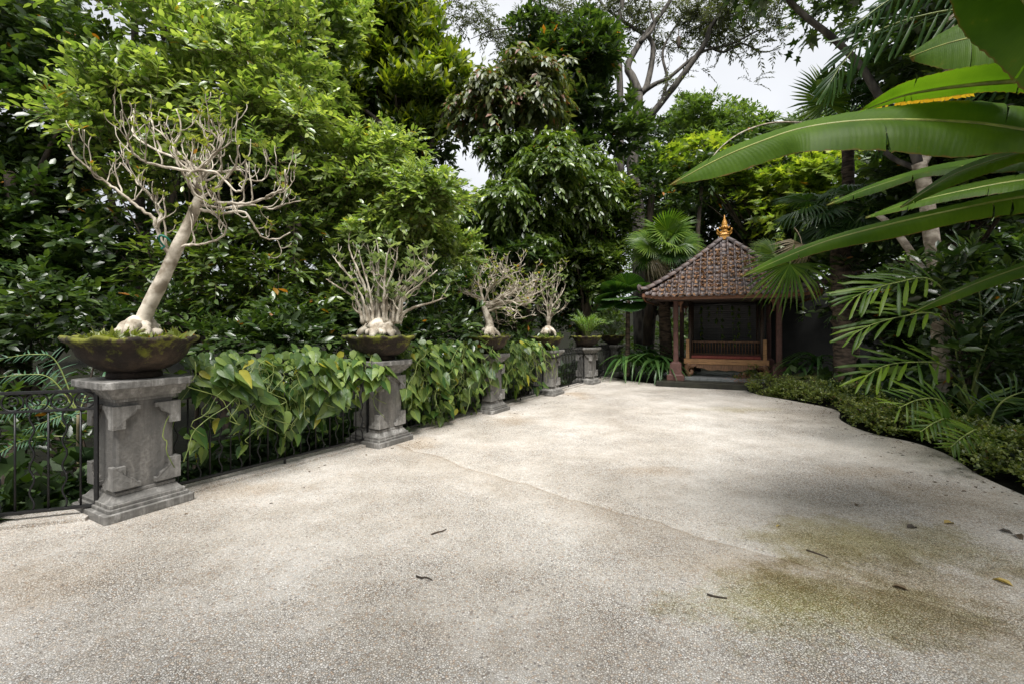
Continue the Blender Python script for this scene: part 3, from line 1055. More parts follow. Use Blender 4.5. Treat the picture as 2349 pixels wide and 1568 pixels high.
tag(root, 'many-stemmed bonsai with grey-green leaves, fanning up from the second bowl', 'bonsai', 'bonsai trees in the stone bowls')

# tangled, swept to one side
Y2 = PED[2].y
br = Branches(21)
root = empty('bonsai_tree')
mb = MB()
c = P(1122, 768, Y2)
roots(mb, c, 0.16, 6, 9, 0.07)
mb.build('root', M['bark_bonsai'], root)
mb = MB()
mb.tube(catmull([P(1126, 768, Y2), P(1122, 740, Y2), P(1112, 710, Y2), P(1108, 692, Y2)], 12), [0.10, 0.09, 0.085, 0.08, 0.078, 0.075, 0.07, 0.065, 0.06, 0.055, 0.05, 0.048, 0.045], 10)
mb.build('trunk', M['bark_bonsai'], root)
for pts, dy, r0 in (([(1112, 705), (1104, 672), (1097, 640), (1108, 620), (1130, 612)], .2, .035), ([(1112, 700), (1140, 690), (1175, 672), (1205, 655), (1235, 640)], -.2, .040),
                    ([(1114, 700), (1150, 680), (1180, 650), (1160, 630), (1180, 612)], .3, .034), ([(1116, 705), (1160, 695), (1200, 685), (1240, 668), (1262, 650)], .1, .036),
                    ([(1118, 715), (1150, 705), (1180, 712), (1200, 730)], -.3, .024), ([(1110, 690), (1085, 680), (1078, 675)], -.2, .022), ([(1112, 692), (1125, 660), (1150, 640), (1155, 622)], -.35, .030),
                    ([(1118, 700), (1165, 690), (1195, 700), (1222, 690)], -.4, .028), ([(1120, 716), (1135, 700), (1140, 735), (1150, 745)], .25, .018), ([(1140, 690), (1175, 690), (1215, 672), (1226, 650)], .4, .030)):
    mb = MB()
    br.limb(mb, px_path(pts, Y2, Y2 + dy), r0, .009, 2, 1, 0.34, 0.10)
    mb.build('branch', M['bark_bonsai'], root)
finish_bonsai(root, br, M['leaf_tip'], 0.075, 3, 5, 0.25)
tag(root, 'leafless bonsai with a tangle of pale branches swept sideways, in the third bowl', 'bonsai', 'bonsai trees in the stone bowls')

# small, many thin stems
Y3 = PED[3].y
br = Branches(31)
root = empty('bonsai_tree')
mb = MB()
c = P(1258, 766, Y3)
roots(mb, c, 0.16, 6, 12, 0.07)
mb.build('root', M['bark_bonsai'], root)
for dx, ty, dy in ((-30, 700, .2), (-18, 650, -.2), (-5, 645, .1), (10, 650, -.1), (22, 645, .3), (32, 660, -.3), (40, 650, .1), (28, 690, -.1), (45, 695, .2), (15, 640, .4), (-12, 665, .35)):
    b0 = P(1258, 752, Y3)
    e = P(1258 + dx, ty, Y3 + dy)
    mb = MB()
    br.limb(mb, [b0, b0.lerp(e, 0.4) + Vector((-dx * 0.0022, 0, 0.05)), b0.lerp(e, 0.75), e], .026, .008, 1, 3, 0.24, 0.3)
    mb.build('branch', M['bark_bonsai'], root)
finish_bonsai(root, br, M['leaf_bonsai'], 0.10, 3, 6, 0.75)
tag(root, 'small bonsai of thin upright stems with leafy tips, in the fourth bowl', 'bonsai', 'bonsai trees in the stone bowls')


def settle(root, base):
    """puts a thing's empty at its base without moving its parts"""
    root.location = base
    for ch in root.children:
        ch.matrix_parent_inverse = Matrix.Translation(-Vector(base))
    return root


for i, o in enumerate([o for o in list(COL.objects) if o.name.startswith('bonsai_tree')]):
    settle(o, BW[i][0])

# ------------------------------------------------------------------ pavilion
PC, PA = Vector((6.38, 13.67, 0)), math.radians(-24)
PM = Matrix.Translation(PC) @ Matrix.Rotation(PA, 4, 'Z')


def paint_mat(name, col, rough=0.6, var=0.25, scale=9.0, bs=0.15, stretch=(1, 1, 1)):
    m, t, b = mat(name)
    mp = nd(t, 'Mapping')
    mp.inputs['Scale'].default_value = stretch
    t.links.new(coords(t), mp.inputs['Vector'])
    n = noise(t, scale, 7.0, mp.outputs[0], 0.65)
    lo = tuple(v * (1 - var * 1.6) for v in col)
    hi = tuple(min(1, v * (1 + var * 1.3)) for v in col)
    t.links.new(ramp(t, n, [(0.3, lo), (0.5, col), (0.72, hi)]), b.inputs['Base Color'])
    b.inputs['Roughness'].default_value = rough
    bump(t, b, n, bs, 0.01)
    return m


M['col_red'] = paint_mat('column_red_brown', (0.115, 0.052, 0.042), 0.6)
M['wood_dark'] = paint_mat('wood_dark', (0.045, 0.026, 0.018), 0.55, 0.35, 8.0, 0.3, (1, 1, 6))
M['wood_fascia'] = paint_mat('wood_fascia', (0.19, 0.085, 0.045), 0.6, 0.3, 6.0, 0.2, (1, 8, 8))
M['teak'] = paint_mat('teak', (0.36, 0.19, 0.08), 0.5, 0.35, 5.0, 0.25, (1, 9, 9))
M['teak_dark'] = paint_mat('teak_dark', (0.20, 0.105, 0.055), 0.55, 0.35, 6.0, 0.3, (5, 5, 1))
M['cushion'] = paint_mat('cushion_red', (0.22, 0.055, 0.045), 0.9, 0.2, 14.0, 0.3)
M['slab'] = paint_mat('grey_slab', (0.21, 0.22, 0.22), 0.5, 0.3, 6.0, 0.2)
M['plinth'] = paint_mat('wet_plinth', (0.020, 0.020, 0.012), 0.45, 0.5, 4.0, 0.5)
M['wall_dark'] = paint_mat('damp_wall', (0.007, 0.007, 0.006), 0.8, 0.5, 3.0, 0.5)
m, t, b = mat('gold')
n = noise(t, 40.0, 4.0, coords(t))
t.links.new(ramp(t, n, [(0.3, (0.22, 0.09, 0.012)), (0.6, (0.52, 0.26, 0.045))]), b.inputs['Base Color'])
b.inputs['Roughness'].default_value = 0.42
b.inputs['Metallic'].default_value = 0.2
bump(t, b, n, 0.6, 0.01)
M['gold'] = m
m, t, b = mat('roof_tile')
oi = t.nodes.new('ShaderNodeObjectInfo')
va = nd(t, 'VectorMath', operation='ADD')
g = t.nodes.new('ShaderNodeNewGeometry')
c = ramp(t, oi.outputs['Random'], [(0.0, (0.055, 0.042, 0.040)), (0.6, (0.085, 0.064, 0.060)), (0.85, (0.115, 0.080, 0.070)), (1.0, (0.065, 0.052, 0.054))])
n1 = noise(t, 9.0, 7.0, g.outputs['Position'], 0.7)
n2 = noise(t, 2.3, 3.0, g.outputs['Position'])
l = math_(t, 'ADD', math_(t, 'MULTIPLY', n1, 0.8), math_(t, 'MULTIPLY', n2, 0.35))
c = mixc(t, ramp(t, l, [(0.63, (0, 0, 0)), (0.72, (1, 1, 1))]), c, ramp(t, noise(t, 30.0, 3.0, g.outputs['Position']), [(0.3, (0.13, 0.055, 0.025)), (0.7, (0.32, 0.17, 0.08))]))
t.links.new(c, b.inputs['Base Color'])
b.inputs['Roughness'].default_value = 0.58
bump(t, b, n1, 0.35, 0.01)
M['tile'] = m

pav = empty('garden_pavilion', PC, PA)
tag(pav, 'small open pavilion with a brown tiled hip roof and red-brown columns', 'pavilion')
mb = MB()
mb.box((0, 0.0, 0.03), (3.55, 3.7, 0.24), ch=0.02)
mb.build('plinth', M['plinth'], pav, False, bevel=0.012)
CS = 1.28
for sx_ in (-1, 1):
    for sy_ in (-1, 1):
        mb = MB()
        mb.tube([(sx_ * CS, sy_ * CS, 0.68), (sx_ * CS, sy_ * CS, 2.42)], 0.094, 4)
        mb = MB()
        mb.box((sx_ * CS, sy_ * CS, 1.55), (0.135, 0.135, 1.76), ch=0.016)
        o = mb.build('column', M['col_red'], pav, False)
        mb = MB()
        mb.box((sx_ * CS, sy_ * CS, 0.22), (0.46, 0.46, 0.14))
        mb.box((sx_ * CS, sy_ * CS, 0.305), (0.40, 0.40, 0.03), taper=0.9)
        mb.box((sx_ * CS, sy_ * CS, 0.47), (0.335, 0.335, 0.30), taper=0.87)
        mb.box((sx_ * CS, sy_ * CS, 0.645), (0.29, 0.29, 0.05), taper=0.6)
        mb.build('column_base', M['col_red'], o, False, bevel=0.007)
        mb = MB()   # carved bracket under the beam, on the inner side
        a = -sx_
        prof = [(0.07, 2.36), (0.20, 2.36), (0.185, 2.30), (0.15, 2.26), (0.145, 2.12), (0.17, 2.09), (0.165, 2.06), (0.11, 2.06), (0.105, 2.24), (0.07, 2.28)]
        vs = [(sx_ * CS + a * x, sy_ * CS - 0.02, z) for x, z in prof] + [(sx_ * CS + a * x, sy_ * CS + 0.02, z) for x, z in prof]
        k = len(prof)
        mb.add(vs, [tuple(range(k)), tuple(range(2 * k - 1, k - 1, -1))] + [(i, k + i, k + (i + 1) % k, (i + 1) % k) for i in range(k)])
        mb.build('bracket', M['wood_fascia'], o, False)
for i in range(4):
    rot = Matrix.Rotation(math.pi / 2 * i, 4, 'Z')
    mb = MB()
    mb.box((0, -CS, 2.44), (2.9, 0.13, 0.14), rot)
    mb.build('beam', M['wood_dark'], pav, False, bevel=0.006)
    mb = MB()
    mb.box((0, -1.75, 2.40), (3.6, 0.09, 0.10), rot)
    mb.build('purlin', M['wood_dark'], pav, False)
for x, y in ((-0.92, -0.93), (0.92, -0.93), (-0.92, 0.45), (0.92, 0.45)):
    mb = MB()
    mb.tube([(x, y, 0.25), (x, y, 2.42)], [0.052, 0.045], 12)
    mb.build('inner_post', M['wood_dark'], pav)

RW, ZE, ZA = 2.10, 2.47, 4.30     # half width, height of eave and apex


def roof_z(s):
    """height along the slope, s = 0 at the eave and 1 at the apex; a little concave"""
    return ZE + (ZA - ZE) * (0.86 * s + 0.14 * s * s)


def uplift(u):
    return 0.10 * max(0.0, abs(u) - 0.62) ** 2 / 0.144


roof = None
mb = MB()
NS = 14
for i in range(4):
    rot = Matrix.Rotation(math.pi / 2 * i, 4, 'Z')
    grid = []
    for j in range(NS + 1):
        s = j / NS * 0.995
        wd = RW * (1 - s)
        for k in range(13):
            u = -1 + k / 6
            grid.append(rot @ Vector((u * wd, -wd, roof_z(s) + uplift(u) * (1 - s) ** 3 - 0.03)))
    fs = [(j * 13 + k, j * 13 + k + 1, (j + 1) * 13 + k + 1, (j + 1) * 13 + k) for j in range(NS) for k in range(12)]
    mb.add(grid, fs)
roof = mb.build('roof', M['wood_dark'], pav)
# tiles: a flat pan with a round roll on one side
TW, TL = 0.178, 0.235


def tile_shape():
    prof = [(-0.089, 0.006), (-0.03, -0.002), (0.025, 0.004), (0.030, 0.028), (0.044, 0.050), (0.068, 0.050), (0.082, 0.028), (0.089, 0.004)]
    vs = []
    for y, lift, sc_ in ((0.0, 0.010, 1.0), (TL + 0.02, 0.0, 1.0)):
        for x, z in prof:
            vs.append((x * sc_, y, z + lift))
    for x, z in prof:
        vs.append((x, 0.0, z + 0.010 - 0.013))
    n = len(prof)
    fs = [(i, i + 1, n + i + 1, n + i) for i in range(n - 1)] + [(2 * n + i, 2 * n + i + 1, i + 1, i) for i in range(n - 1)]
    return vs, fs


tv, tf = tile_shape()
tm = bpy.data.meshes.new('tile')
tm.from_pydata(tv, [], tf)
tm.materials.append(M['tile'])
tm.polygons.foreach_set('use_smooth', np.array([True] * (len(tf) // 2) + [False] * (len(tf) // 2)))
ends = MB()
ends.lathe([(0.002, 0.0), (0.03, 0.0), (0.031, 0.012), (0.024, 0.02)], 10)
NR = 13
rest = MB()
rr = random.Random(2)
for face in range(4):
    rot = Matrix.Rotation(math.pi / 2 * face, 4, 'Z')
    for j in range(NR):
        s0, s1 = j / NR, (j + 1) / NR
        y0, y1 = -RW * (1 - s0), -RW * (1 - s1)
        ncol = int((RW * (1 - s0)) / TW)
        for k in range(-ncol, ncol + 1):
            x = k * TW + 0.02
            if abs(x) > RW * (1 - s0) + 0.02 and j > 0:
                continue
            if abs(x) > RW * (1 - s1) + 0.10:
                continue
            u = x / RW / (1 - s0)
            za = roof_z(s0) + uplift(u) * (1 - s0) ** 3
            zb = roof_z(s1) + uplift(u) * (1 - s0) ** 3 * 0.8
            a, q = Vector((x, y0 - 0.06, za - 0.04)), Vector((x, y1 - 0.06, zb - 0.04))
            dy = (q - a).normalized()
            dx = Vector((1, 0, (uplift(u + .02) - uplift(u - .02)) * (1 - s0) ** 3 / (0.04 * RW))).normalized()
            dz = dx.cross(dy)
            sc_ = (q - a).length / TL
            mt = Matrix((dx, dy * sc_, dz)).transposed().to_4x4()
            mt.translation = a + dz * (0.012 + rr.uniform(-.003, .003))
            mt = mt @ Matrix.Rotation(rr.uniform(-.018, .018), 4, 'Z')
            if face == 0:
                o = link('tile', tm, roof)
                o.matrix_local = mt
            else:
                rest.add([rot @ (mt @ Vector(v)) for v in tv], tf)
ro = rest.build('tile_field', M['tile'], roof, True)
tag(ro, kind='stuff')
# hip caps
hm = MB()
hv = [(0.085 * math.cos(a), 0.0, 0.085 * math.sin(a)) for a in [math.pi * i / 6 for i in range(7)]]
hm.add([(x, 0, z + 0.018) for x, y, z in hv] + [(x * 0.9, 0.30, z * 0.9) for x, y, z in hv] + [(x * .8, 0, z * .8 + 0.018) for x, y, z in hv],
       [(i, i + 1, 8 + i, 7 + i) for i in range(6)] + [(14 + i, 15 + i, i + 1, i) for i in range(6)])
ho = hm.build('tmp', M['tile'])
hme = ho.data
bpy.data.objects.remove(ho)
NH = 12
for h in range(4):
    rot = Matrix.Rotation(math.pi / 2 * h, 4, 'Z')
    for j in range(NH):
        s0, s1 = j / NH * 0.98 - 0.015, (j + 1) / NH * 0.98 - 0.015
        def hp(s):
            wd = RW * (1 - s) + 0.03
            return rot @ Vector((-wd, -wd, roof_z(max(s, 0)) + 0.10 * (1 - max(s, 0)) ** 3 + 0.025 + (0.05 if s < 0 else 0)))
        a, q = hp(s0), hp(s1)
        dy = (q - a)
        L = dy.length
        dy.normalize()
        dx = dy.cross(Vector((0, 0, 1))).normalized()
        dz = dx.cross(dy)
        mt = Matrix((dx, dy * (L / 0.27), dz)).transposed().to_4x4()
        mt.translation = a
        o = link('hip_tile', hme, roof)
        o.matrix_local = mt
    # curled end ornament
    mb = MB()
    c0 = rot @ Vector((-RW - 0.02, -RW - 0.02, ZE + 0.10))
    dd = (rot @ Vector((-1, -1, 0))).normalized()
    for q in range(3):
        pts = [c0 + dd * (0.02 + 0.03 * q + 0.05 * math.sin(a) * (1 - a / 7)) + Vector((0, 0, 0.10 + 0.05 * q * 0.4 - 0.05 * math.cos(a) * (1 - a / 7) + 0.02 * a)) for a in [0.5 * i for i in range(10)]]
        mb.tube(pts, [0.03 - 0.002 * i for i in range(10)], 6)
    mb.build('corner_ornament', M['tile'], roof)
for i in range(4):
    rot = Matrix.Rotation(math.pi / 2 * i, 4, 'Z')
    mb = MB()
    n = 13
    vs = []
    for k in range(n):
        u = -1 + 2 * k / (n - 1)
        for yy, zz in ((-RW - 0.005, -0.105), (-RW - 0.005, -0.012), (-RW + 0.03, -0.012), (-RW + 0.03, -0.105)):
            vs.append(rot @ Vector((u * (-yy), yy, ZE + uplift(u) + zz)))
    fs = [(k * 4 + a, k * 4 + (a + 1) % 4, k * 4 + 4 + (a + 1) % 4, k * 4 + 4 + a) for k in range(n - 1) for a in range(4)]
    mb.add(vs, fs)
    mb.build('fascia_board', M['wood_fascia'], roof, False)
    for k in range(11):
        x = -1.6 + 0.32 * k
        mb = MB()
        a, q = Vector((x, -RW + 0.04, ZE - 0.06)), Vector((x, -max(abs(x), 0.35), roof_z(1 - max(abs(x), 0.35) / RW) - 0.09))
        mb.tube([rot @ a, rot @ q], 0.028, 4)
        mb.build('rafter', M['wood_dark'], roof, False)
# gold finial
fin = MB()
fin.box((0, 0, 0.05), (0.32, 0.32, 0.15), taper=0.92)
fin.box((0, 0, 0.145), (0.34, 0.34, 0.04), taper=0.96)
fin.box((0, 0, 0.20), (0.28, 0.28, 0.07), taper=0.7)
fo = fin.build('finial', M['gold'], pav, False, loc=(0, 0, ZA - 0.03), bevel=0.012)
fo.scale = (0.86, 0.86, 0.92)
mb = MB()
mb.lathe([(0.10, 0.22), (0.14, 0.25), (0.09, 0.30), (0.085, 0.33), (0.125, 0.36), (0.13, 0.39), (0.10, 0.43), (0.085, 0.46), (0.10, 0.50), (0.075, 0.53), (0.085, 0.56), (0.055, 0.585), (0.06, 0.61), (0.038, 0.64), (0.042, 0.66), (0.026, 0.69), (0.018, 0.78), (0.002, 0.80)], 16, f=lambda r, z, t, j: (r * (1 + 0.09 * math.cos(8 * t + j)), z))
mb.build('spire', M['gold'], fo)
for i in range(4):
    a = math.pi / 4 + math.pi / 2 * i
    d = Vector((math.cos(a), math.sin(a), 0))
    mb = MB()
    mb.tube(catmull([d * 0.12 + Vector((0, 0, 0.20)), d * 0.22 + Vector((0, 0, 0.19)), d * 0.29 + Vector((0, 0, 0.23)), d * 0.32 + Vector((0, 0, 0.29)), d * 0.30 + Vector((0, 0, 0.31))], 12), [0.045 - 0.002 * k for k in range(13)], 8)
    mb.build('curl', M['gold'], fo)
    d2 = Vector((math.cos(a + .785), math.sin(a + .785), 0))
    mb = MB()
    mb.tube(catmull([d2 * 0.08 + Vector((0, 0, 0.36)), d2 * 0.14 + Vector((0, 0, 0.37)), d2 * 0.17 + Vector((0, 0, 0.42))], 8), [0.035 - 0.003 * k for k in range(9)], 7)
    mb.build('curl', M['gold'], fo)
# dead leaf litter and moss lying on the tiles
rg = np.random.default_rng(77)
ln = 4800
s = rg.uniform(0.0, 0.8, ln) ** 1.0
u = rg.uniform(-1, 1, ln)
keep = (np.sin(u * 9 + s * 14) + np.sin(s * 31 - u * 5) + rg.normal(0, .8, ln)) > -0.2
s, u = s[keep], u[keep]
col = np.round((u * RW * (1 - s)) / TW) * TW - 0.02 + rg.normal(0, 0.022, len(s))
row = np.floor(s * NR) / NR + rg.uniform(0.0, 0.4, len(s)) / NR
zz = np.array([roof_z(q) for q in row])
pos = np.stack([col, -RW * (1 - row) - 0.055, zz - 0.005 + rg.uniform(0, .015, len(s))], 1)
me = leaves_mesh('leaf_litter', LEAF2, pos, np.stack([rg.normal(0, 1, len(s)), rg.normal(0, .6, len(s)) + .2, rg.normal(0, .5, len(s))], 1), rand_dirs(rg, len(s)) + np.array((0, -.7, 1.2)), rg.uniform(.04, .11, len(s)), 1.6)
M['litter'] = leaf_mat('litter', (0.11, 0.045, 0.020), (0.34, 0.185, 0.085), 0.85, 0.1)
tag(link('leaf_litter', me, roof, M['litter']), kind='stuff')

# stone slab, bench, blind
mb = MB()
mb.box((0, 0, 0.04), (2.35, 1.35, 0.09), ch=0.01)
o = mb.build('stone_slab', M['slab'], None, False, bevel=0.01)
o.location = PM @ Vector((0.08, -0.62, 0.155))
o.rotation_euler = (0, 0, PA)
tag(o, 'low pale grey stone slab under the bench', 'slab')

bench = empty('carved_bench', PM @ Vector((0, -0.55, 0.24)), PA)
tag(bench, 'carved wooden daybed bench with a red cushion inside the pavilion', 'bench')
Z0 = 0.24


def bpart(mb, nm, mt, parent=bench, bev=0.006, smooth=False):
    return mb.build(nm, mt, parent, smooth, bevel=bev)


for y in (-0.44, 0.44):
    mb = MB()
    mb.box((0, y, 0.43), (2.16, 0.07, 0.15))
    bpart(mb, 'seat_rail', M['teak'])
for x in (-0.98, 0.98):
    mb = MB()
    mb.box((x, 0, 0.43), (0.07, 0.805, 0.13))
    bpart(mb, 'side_rail', M['teak'])
    for y in (-0.44, 0.44):
        # scroll leg
        mb = MB()
        s_ = 1 if x > 0 else -1
        pts = [Vector((x + s_ * -0.04, y, 0.355)), Vector((x + s_ * 0.02, y, 0.25)), Vector((x + s_ * 0.03, y, 0.14)), Vector((x - s_ * 0.03, y, 0.06)), Vector((x - s_ * 0.10, y, 0.09)), Vector((x - s_ * 0.11, y, 0.15)), Vector((x - s_ * 0.06, y, 0.16))]
        mb.tube(catmull(pts, 18), [0.085 - 0.0028 * k for k in range(19)], 8)
        mb.box((x - s_ * 0.02, y, 0.025), (0.12, 0.10, 0.05))
        leg = bpart(mb, 'leg', M['teak_dark'], bev=0, smooth=True)
        mb = MB()
        for q in range(4):
            mb.tube([(x - s_ * (0.10 + 0.05 * q), y - 0.02, 0.35), (x - s_ * (0.08 + 0.035 * q), y - 0.02, 0.29), (x - s_ * (0.05 + 0.02 * q), y - 0.03, 0.22 + 0.01 * q)], [0.03, 0.026, 0.012], 6)
        mb.build('carving', M['teak_dark'], leg)
    mb = MB()
    mb.box((x, -0.44, 0.78), (0.09, 0.09, 0.55))
    bpart(mb, 'arm_post', M['teak'])
    mb = MB()
    mb.box((x, 0.44, 0.78), (0.08, 0.08, 0.55))
    bpart(mb, 'arm_post', M['teak_dark'])
    mb = MB()
    mb.box((x * 1.02, 0, 0.985), (0.05, 0.79, 0.05))
    bpart(mb, 'arm_rail', M['teak_dark'])
mb = MB()   # scalloped apron
n = 40
top_, bot = [], []
for i in range(n + 1):
    x = -0.82 + 1.64 * i / n
    q = abs(x) / 0.82
    d = 0.16 - 0.10 * max(0, q - 0.55) / 0.45 + 0.012 * math.cos(q * 14)
    if q > 0.93:
        d = 0.05
    top_.append((x, 0.352))
    bot.append((x, 0.352 - d))
vs = []
for y in (-0.455, -0.425):
    vs += [(x, y, z) for x, z in top_] + [(x, y, z) for x, z in bot]
k = n + 1
fs = [(i, i + 1, k + i + 1, k + i) for i in range(n)] + [(2 * k + i + 1, 2 * k + i, 3 * k + i, 3 * k + i + 1) for i in range(n)] + [(k + i, k + i + 1, 3 * k + i + 1, 3 * k + i) for i in range(n)]
mb.add(vs, fs)
bpart(mb, 'apron', M['teak_dark'], bev=0)
for z in (0.60, 0.965):
    mb = MB()
    mb.box((0, 0.44, z), (1.88, 0.05, 0.05))
    bpart(mb, 'back_rail', M['teak_dark'])
for i in range(23):
    mb = MB()
    x = -0.88 + 0.08 * i
    mb.lathe([(0.014, 0.626), (0.02, 0.66), (0.012, 0.70), (0.018, 0.80), (0.022, 0.86), (0.012, 0.90), (0.02, 0.938)], 6, (x, 0.44, 0))
    bpart(mb, 'spindle', M['teak_dark'], bev=0, smooth=True)
mb = MB()
mb.box((0, 0, 0.50), (1.84, 0.78, 0.012))
bpart(mb, 'seat_board', M['teak_dark'])
mb = MB()
mb.box((0, -0.01, 0.55), (1.84, 0.80, 0.085), ch=0.03)
bpart(mb, 'cushion', M['cushion'], bev=0.025, smooth=True)

m, t, b = mat('black_blind')
mp = nd(t, 'Mapping')
mp.inputs['Scale'].default_value = (0.6, 0.6, 30)
t.links.new(coords(t), mp.inputs['Vector'])
n = noise(t, 3.0, 4.0, mp.outputs[0])
t.links.new(ramp(t, n, [(0.3, (0.018, 0.018, 0.019)), (0.7, (0.085, 0.085, 0.09))]), b.inputs['Base Color'])
b.inputs['Roughness'].default_value = 0.38
bump(t, b, n, 0.4, 0.01)
M['blind'] = m
bl = empty('roller_blind', PM @ Vector((0.1, 1.12, 0.62)), PA)
tag(bl, 'black slatted blind hanging behind the bench in the pavilion', 'blind')
mb = MB()
mb.box((0, 0, 0), (2.2, 0.012, 0.0235))
o = mb.build('slat', M['blind'], bl, False)
sm = o.data
for i in range(1, 72):
    o = link('slat', sm, bl, None, (0, 0.002 * math.sin(i * 1.7), i * 0.0245))
    o.rotation_euler = (0.25 * math.sin(i * 2.3), 0, 0)
mb = MB()
mb.tube([(-1.1, -0.01, 1.76), (1.1, -0.01, 1.76)], 0.03, 10)
mb.build('roll', M['blind'], bl)
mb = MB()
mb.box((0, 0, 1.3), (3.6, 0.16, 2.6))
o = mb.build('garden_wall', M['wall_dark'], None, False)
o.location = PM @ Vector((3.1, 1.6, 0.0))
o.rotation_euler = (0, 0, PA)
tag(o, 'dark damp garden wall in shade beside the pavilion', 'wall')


# ------------------------------------------------------------------ trees
def tree(name, label, lobes, mt, n, tl, k, ll, base=None, nsub=26, f=0.42, tpl=LEAF4, tr=0.18, bark='bark_dark', twig=0.0, seed=None, wid=1.0, limbs=7, cat='tree', group=None, zbase=None, trunk=True, **kw):
    if cat in ('shrub', 'bush'):
        tr = 0.045
    rg = np.random.default_rng(seed if seed is not None else abs(hash(label)) % 9999 if False else sum(map(ord, label)))
    subs = sublobes(rg, lobes, nsub, f)
    pos, d, nz, sz, tw = foliage(rg, subs, n, tl, k, ll, **kw)
    c0 = np.mean([l[0] for l in lobes], 0)
    bx, by = base if base is not None else (c0[0], c0[1])
    bz = gzf(bx, by) - 0.05 if zbase is None else zbase
    root = empty(name)
    me = leaves_mesh('crown', tpl, pos, d, nz, sz, wid)
    tag(link('crown', me, root, mt), kind='stuff')
    if twig:
        V, FF = twig_strips(tw, twig)
        tag(link('twig_spray', np_mesh('twig_spray', V, FF), root, M['twig']), kind='stuff')
    if trunk:
        mb = MB()
        b0 = Vector((bx, by, bz))
        topv = Vector(c0) + Vector((0, 0, 0.2 * lobes[0][1][2]))
        md = b0.lerp(topv, 0.5) + Vector((rg.normal(0, tr), rg.normal(0, tr), 0))
        path = catmull([b0, b0.lerp(md, .5), md, topv], 14)
        mb.tube(path, [tr * (1.25 if i == 0 else 1) * (1 - 0.6 * i / 14) for i in range(15)], 9)
        mb.build('trunk', M[bark], root)
        order = rg.permutation(len(subs))[:limbs]
        for i in order:
            mb = MB()
            e = Vector(subs[i][0])
            q = path[int(rg.integers(6, 13))]
            mb.tube(catmull([q, q.lerp(e, 0.5) + Vector((0, 0, 0.12 * (e - q).length)), e], 8), [tr * 0.45 * (1 - 0.8 * j / 8) for j in range(9)], 6)
            mb.build('limb', M[bark], root)
    settle(root, (bx, by, bz))
    return tag(root, label, cat, group)


GT = 'trees and tall shrubs behind the balustrade'
# left: dark broad-leaved trees against the edge of the picture
tree('broadleaf_tree', 'dark broad-leaved tree at the left edge with sky showing through its top', [plobe(60, 260, 8.5, 230, 300, .7), plobe(-130, 520, 7.5, 230, 300, .7), plobe(120, 610, 8.0, 220, 200, .7)], M['leaf_dark'], 2500, 0.5, 10, 0.17, nsub=36, wid=1.25, tpl=LEAF8, seed=1)
tree('broadleaf_tree', 'tall dark tree behind the leaning bonsai, filling the upper left corner', [plobe(300, 40, 10.5, 330, 200, .6), plobe(60, 60, 11.5, 240, 230, .6), plobe(560, 20, 11.5, 220, 160, .7)], M['leaf_mid'], 2900, 0.55, 10, 0.18, wid=1.15, nsub=36, tpl=LEAF8, seed=2)
# the bright bush with long sprays
tree('glossy_bush', 'big bright bush of long glossy sprays behind the leaning bonsai', [plobe(430, 200, 7.6, 250, 130, .8), plobe(600, 330, 7.3, 170, 110, .9), plobe(330, 330, 7.4, 180, 130, .8), plobe(520, 130, 8.0, 200, 110, .8)], M['leaf_bright'], 1150, 0.65, 14, 0.145, base=(-5.6, 8.0), nsub=38, f=0.30, tpl=LEAF8, twig=0.005, wid=1.1, outw=0.7, up=0.45, droop=0.35, face=1.0, seed=3, shell=(0.3, 1.0), cat='bush')
tree('glossy_bush', 'bright bush of pale glossy leaves spilling above the second bowl', [plobe(860, 420, 8.6, 150, 90, .8), plobe(960, 530, 8.4, 160, 90, .8), plobe(760, 480, 8.2, 130, 110, .8), plobe(720, 330, 8.0, 110, 70, .9), plobe(1050, 600, 8.9, 90, 50, .8)], M['leaf_bright'], 2000, 0.55, 14, 0.13, base=(-2.9, 8.9), nsub=44, f=0.36, tpl=LEAF8, wid=1.05, twig=0.005, outw=0.7, up=0.35, droop=0.4, face=1.0, seed=4, shell=(0.3, 1.0), cat='bush')
tree('shade_shrub', 'dark shrub in shade between the leaning bonsai and the second bowl', [plobe(640, 640, 7.6, 190, 150, .5), plobe(480, 620, 7.4, 160, 170, .5), plobe(760, 640, 8.3, 160, 140, .5)], M['leaf_mid'], 900, 0.5, 10, 0.145, base=(-4.1, 8.2), nsub=30, tpl=LEAF8, twig=0.004, droop=0.5, seed=5, cat='shrub')
tree('shade_shrub', 'dark low shrub seen through the nearest railing at the left edge', [plobe(130, 780, 6.0, 230, 130, .5), plobe(60, 1010, 5.4, 240, 120, .4), plobe(-200, 850, 5.6, 220, 200, .4)], M['leaf_dark'], 760, 0.42, 9, 0.15, base=(-5.2, 6.3), nsub=26, tpl=LEAF8, seed=6, cat='shrub')
tree('shade_shrub', 'deep green shrub behind the creeper between the first two pedestals', [plobe(560, 780, 7.0, 220, 90, .5), plobe(650, 930, 6.8, 200, 90, .5), plobe(900, 730, 8.4, 200, 120, .5)], M['leaf_dark'], 950, 0.45, 9, 0.15, base=(-3.6, 7.4), nsub=26, tpl=LEAF8, seed=7, cat='shrub')
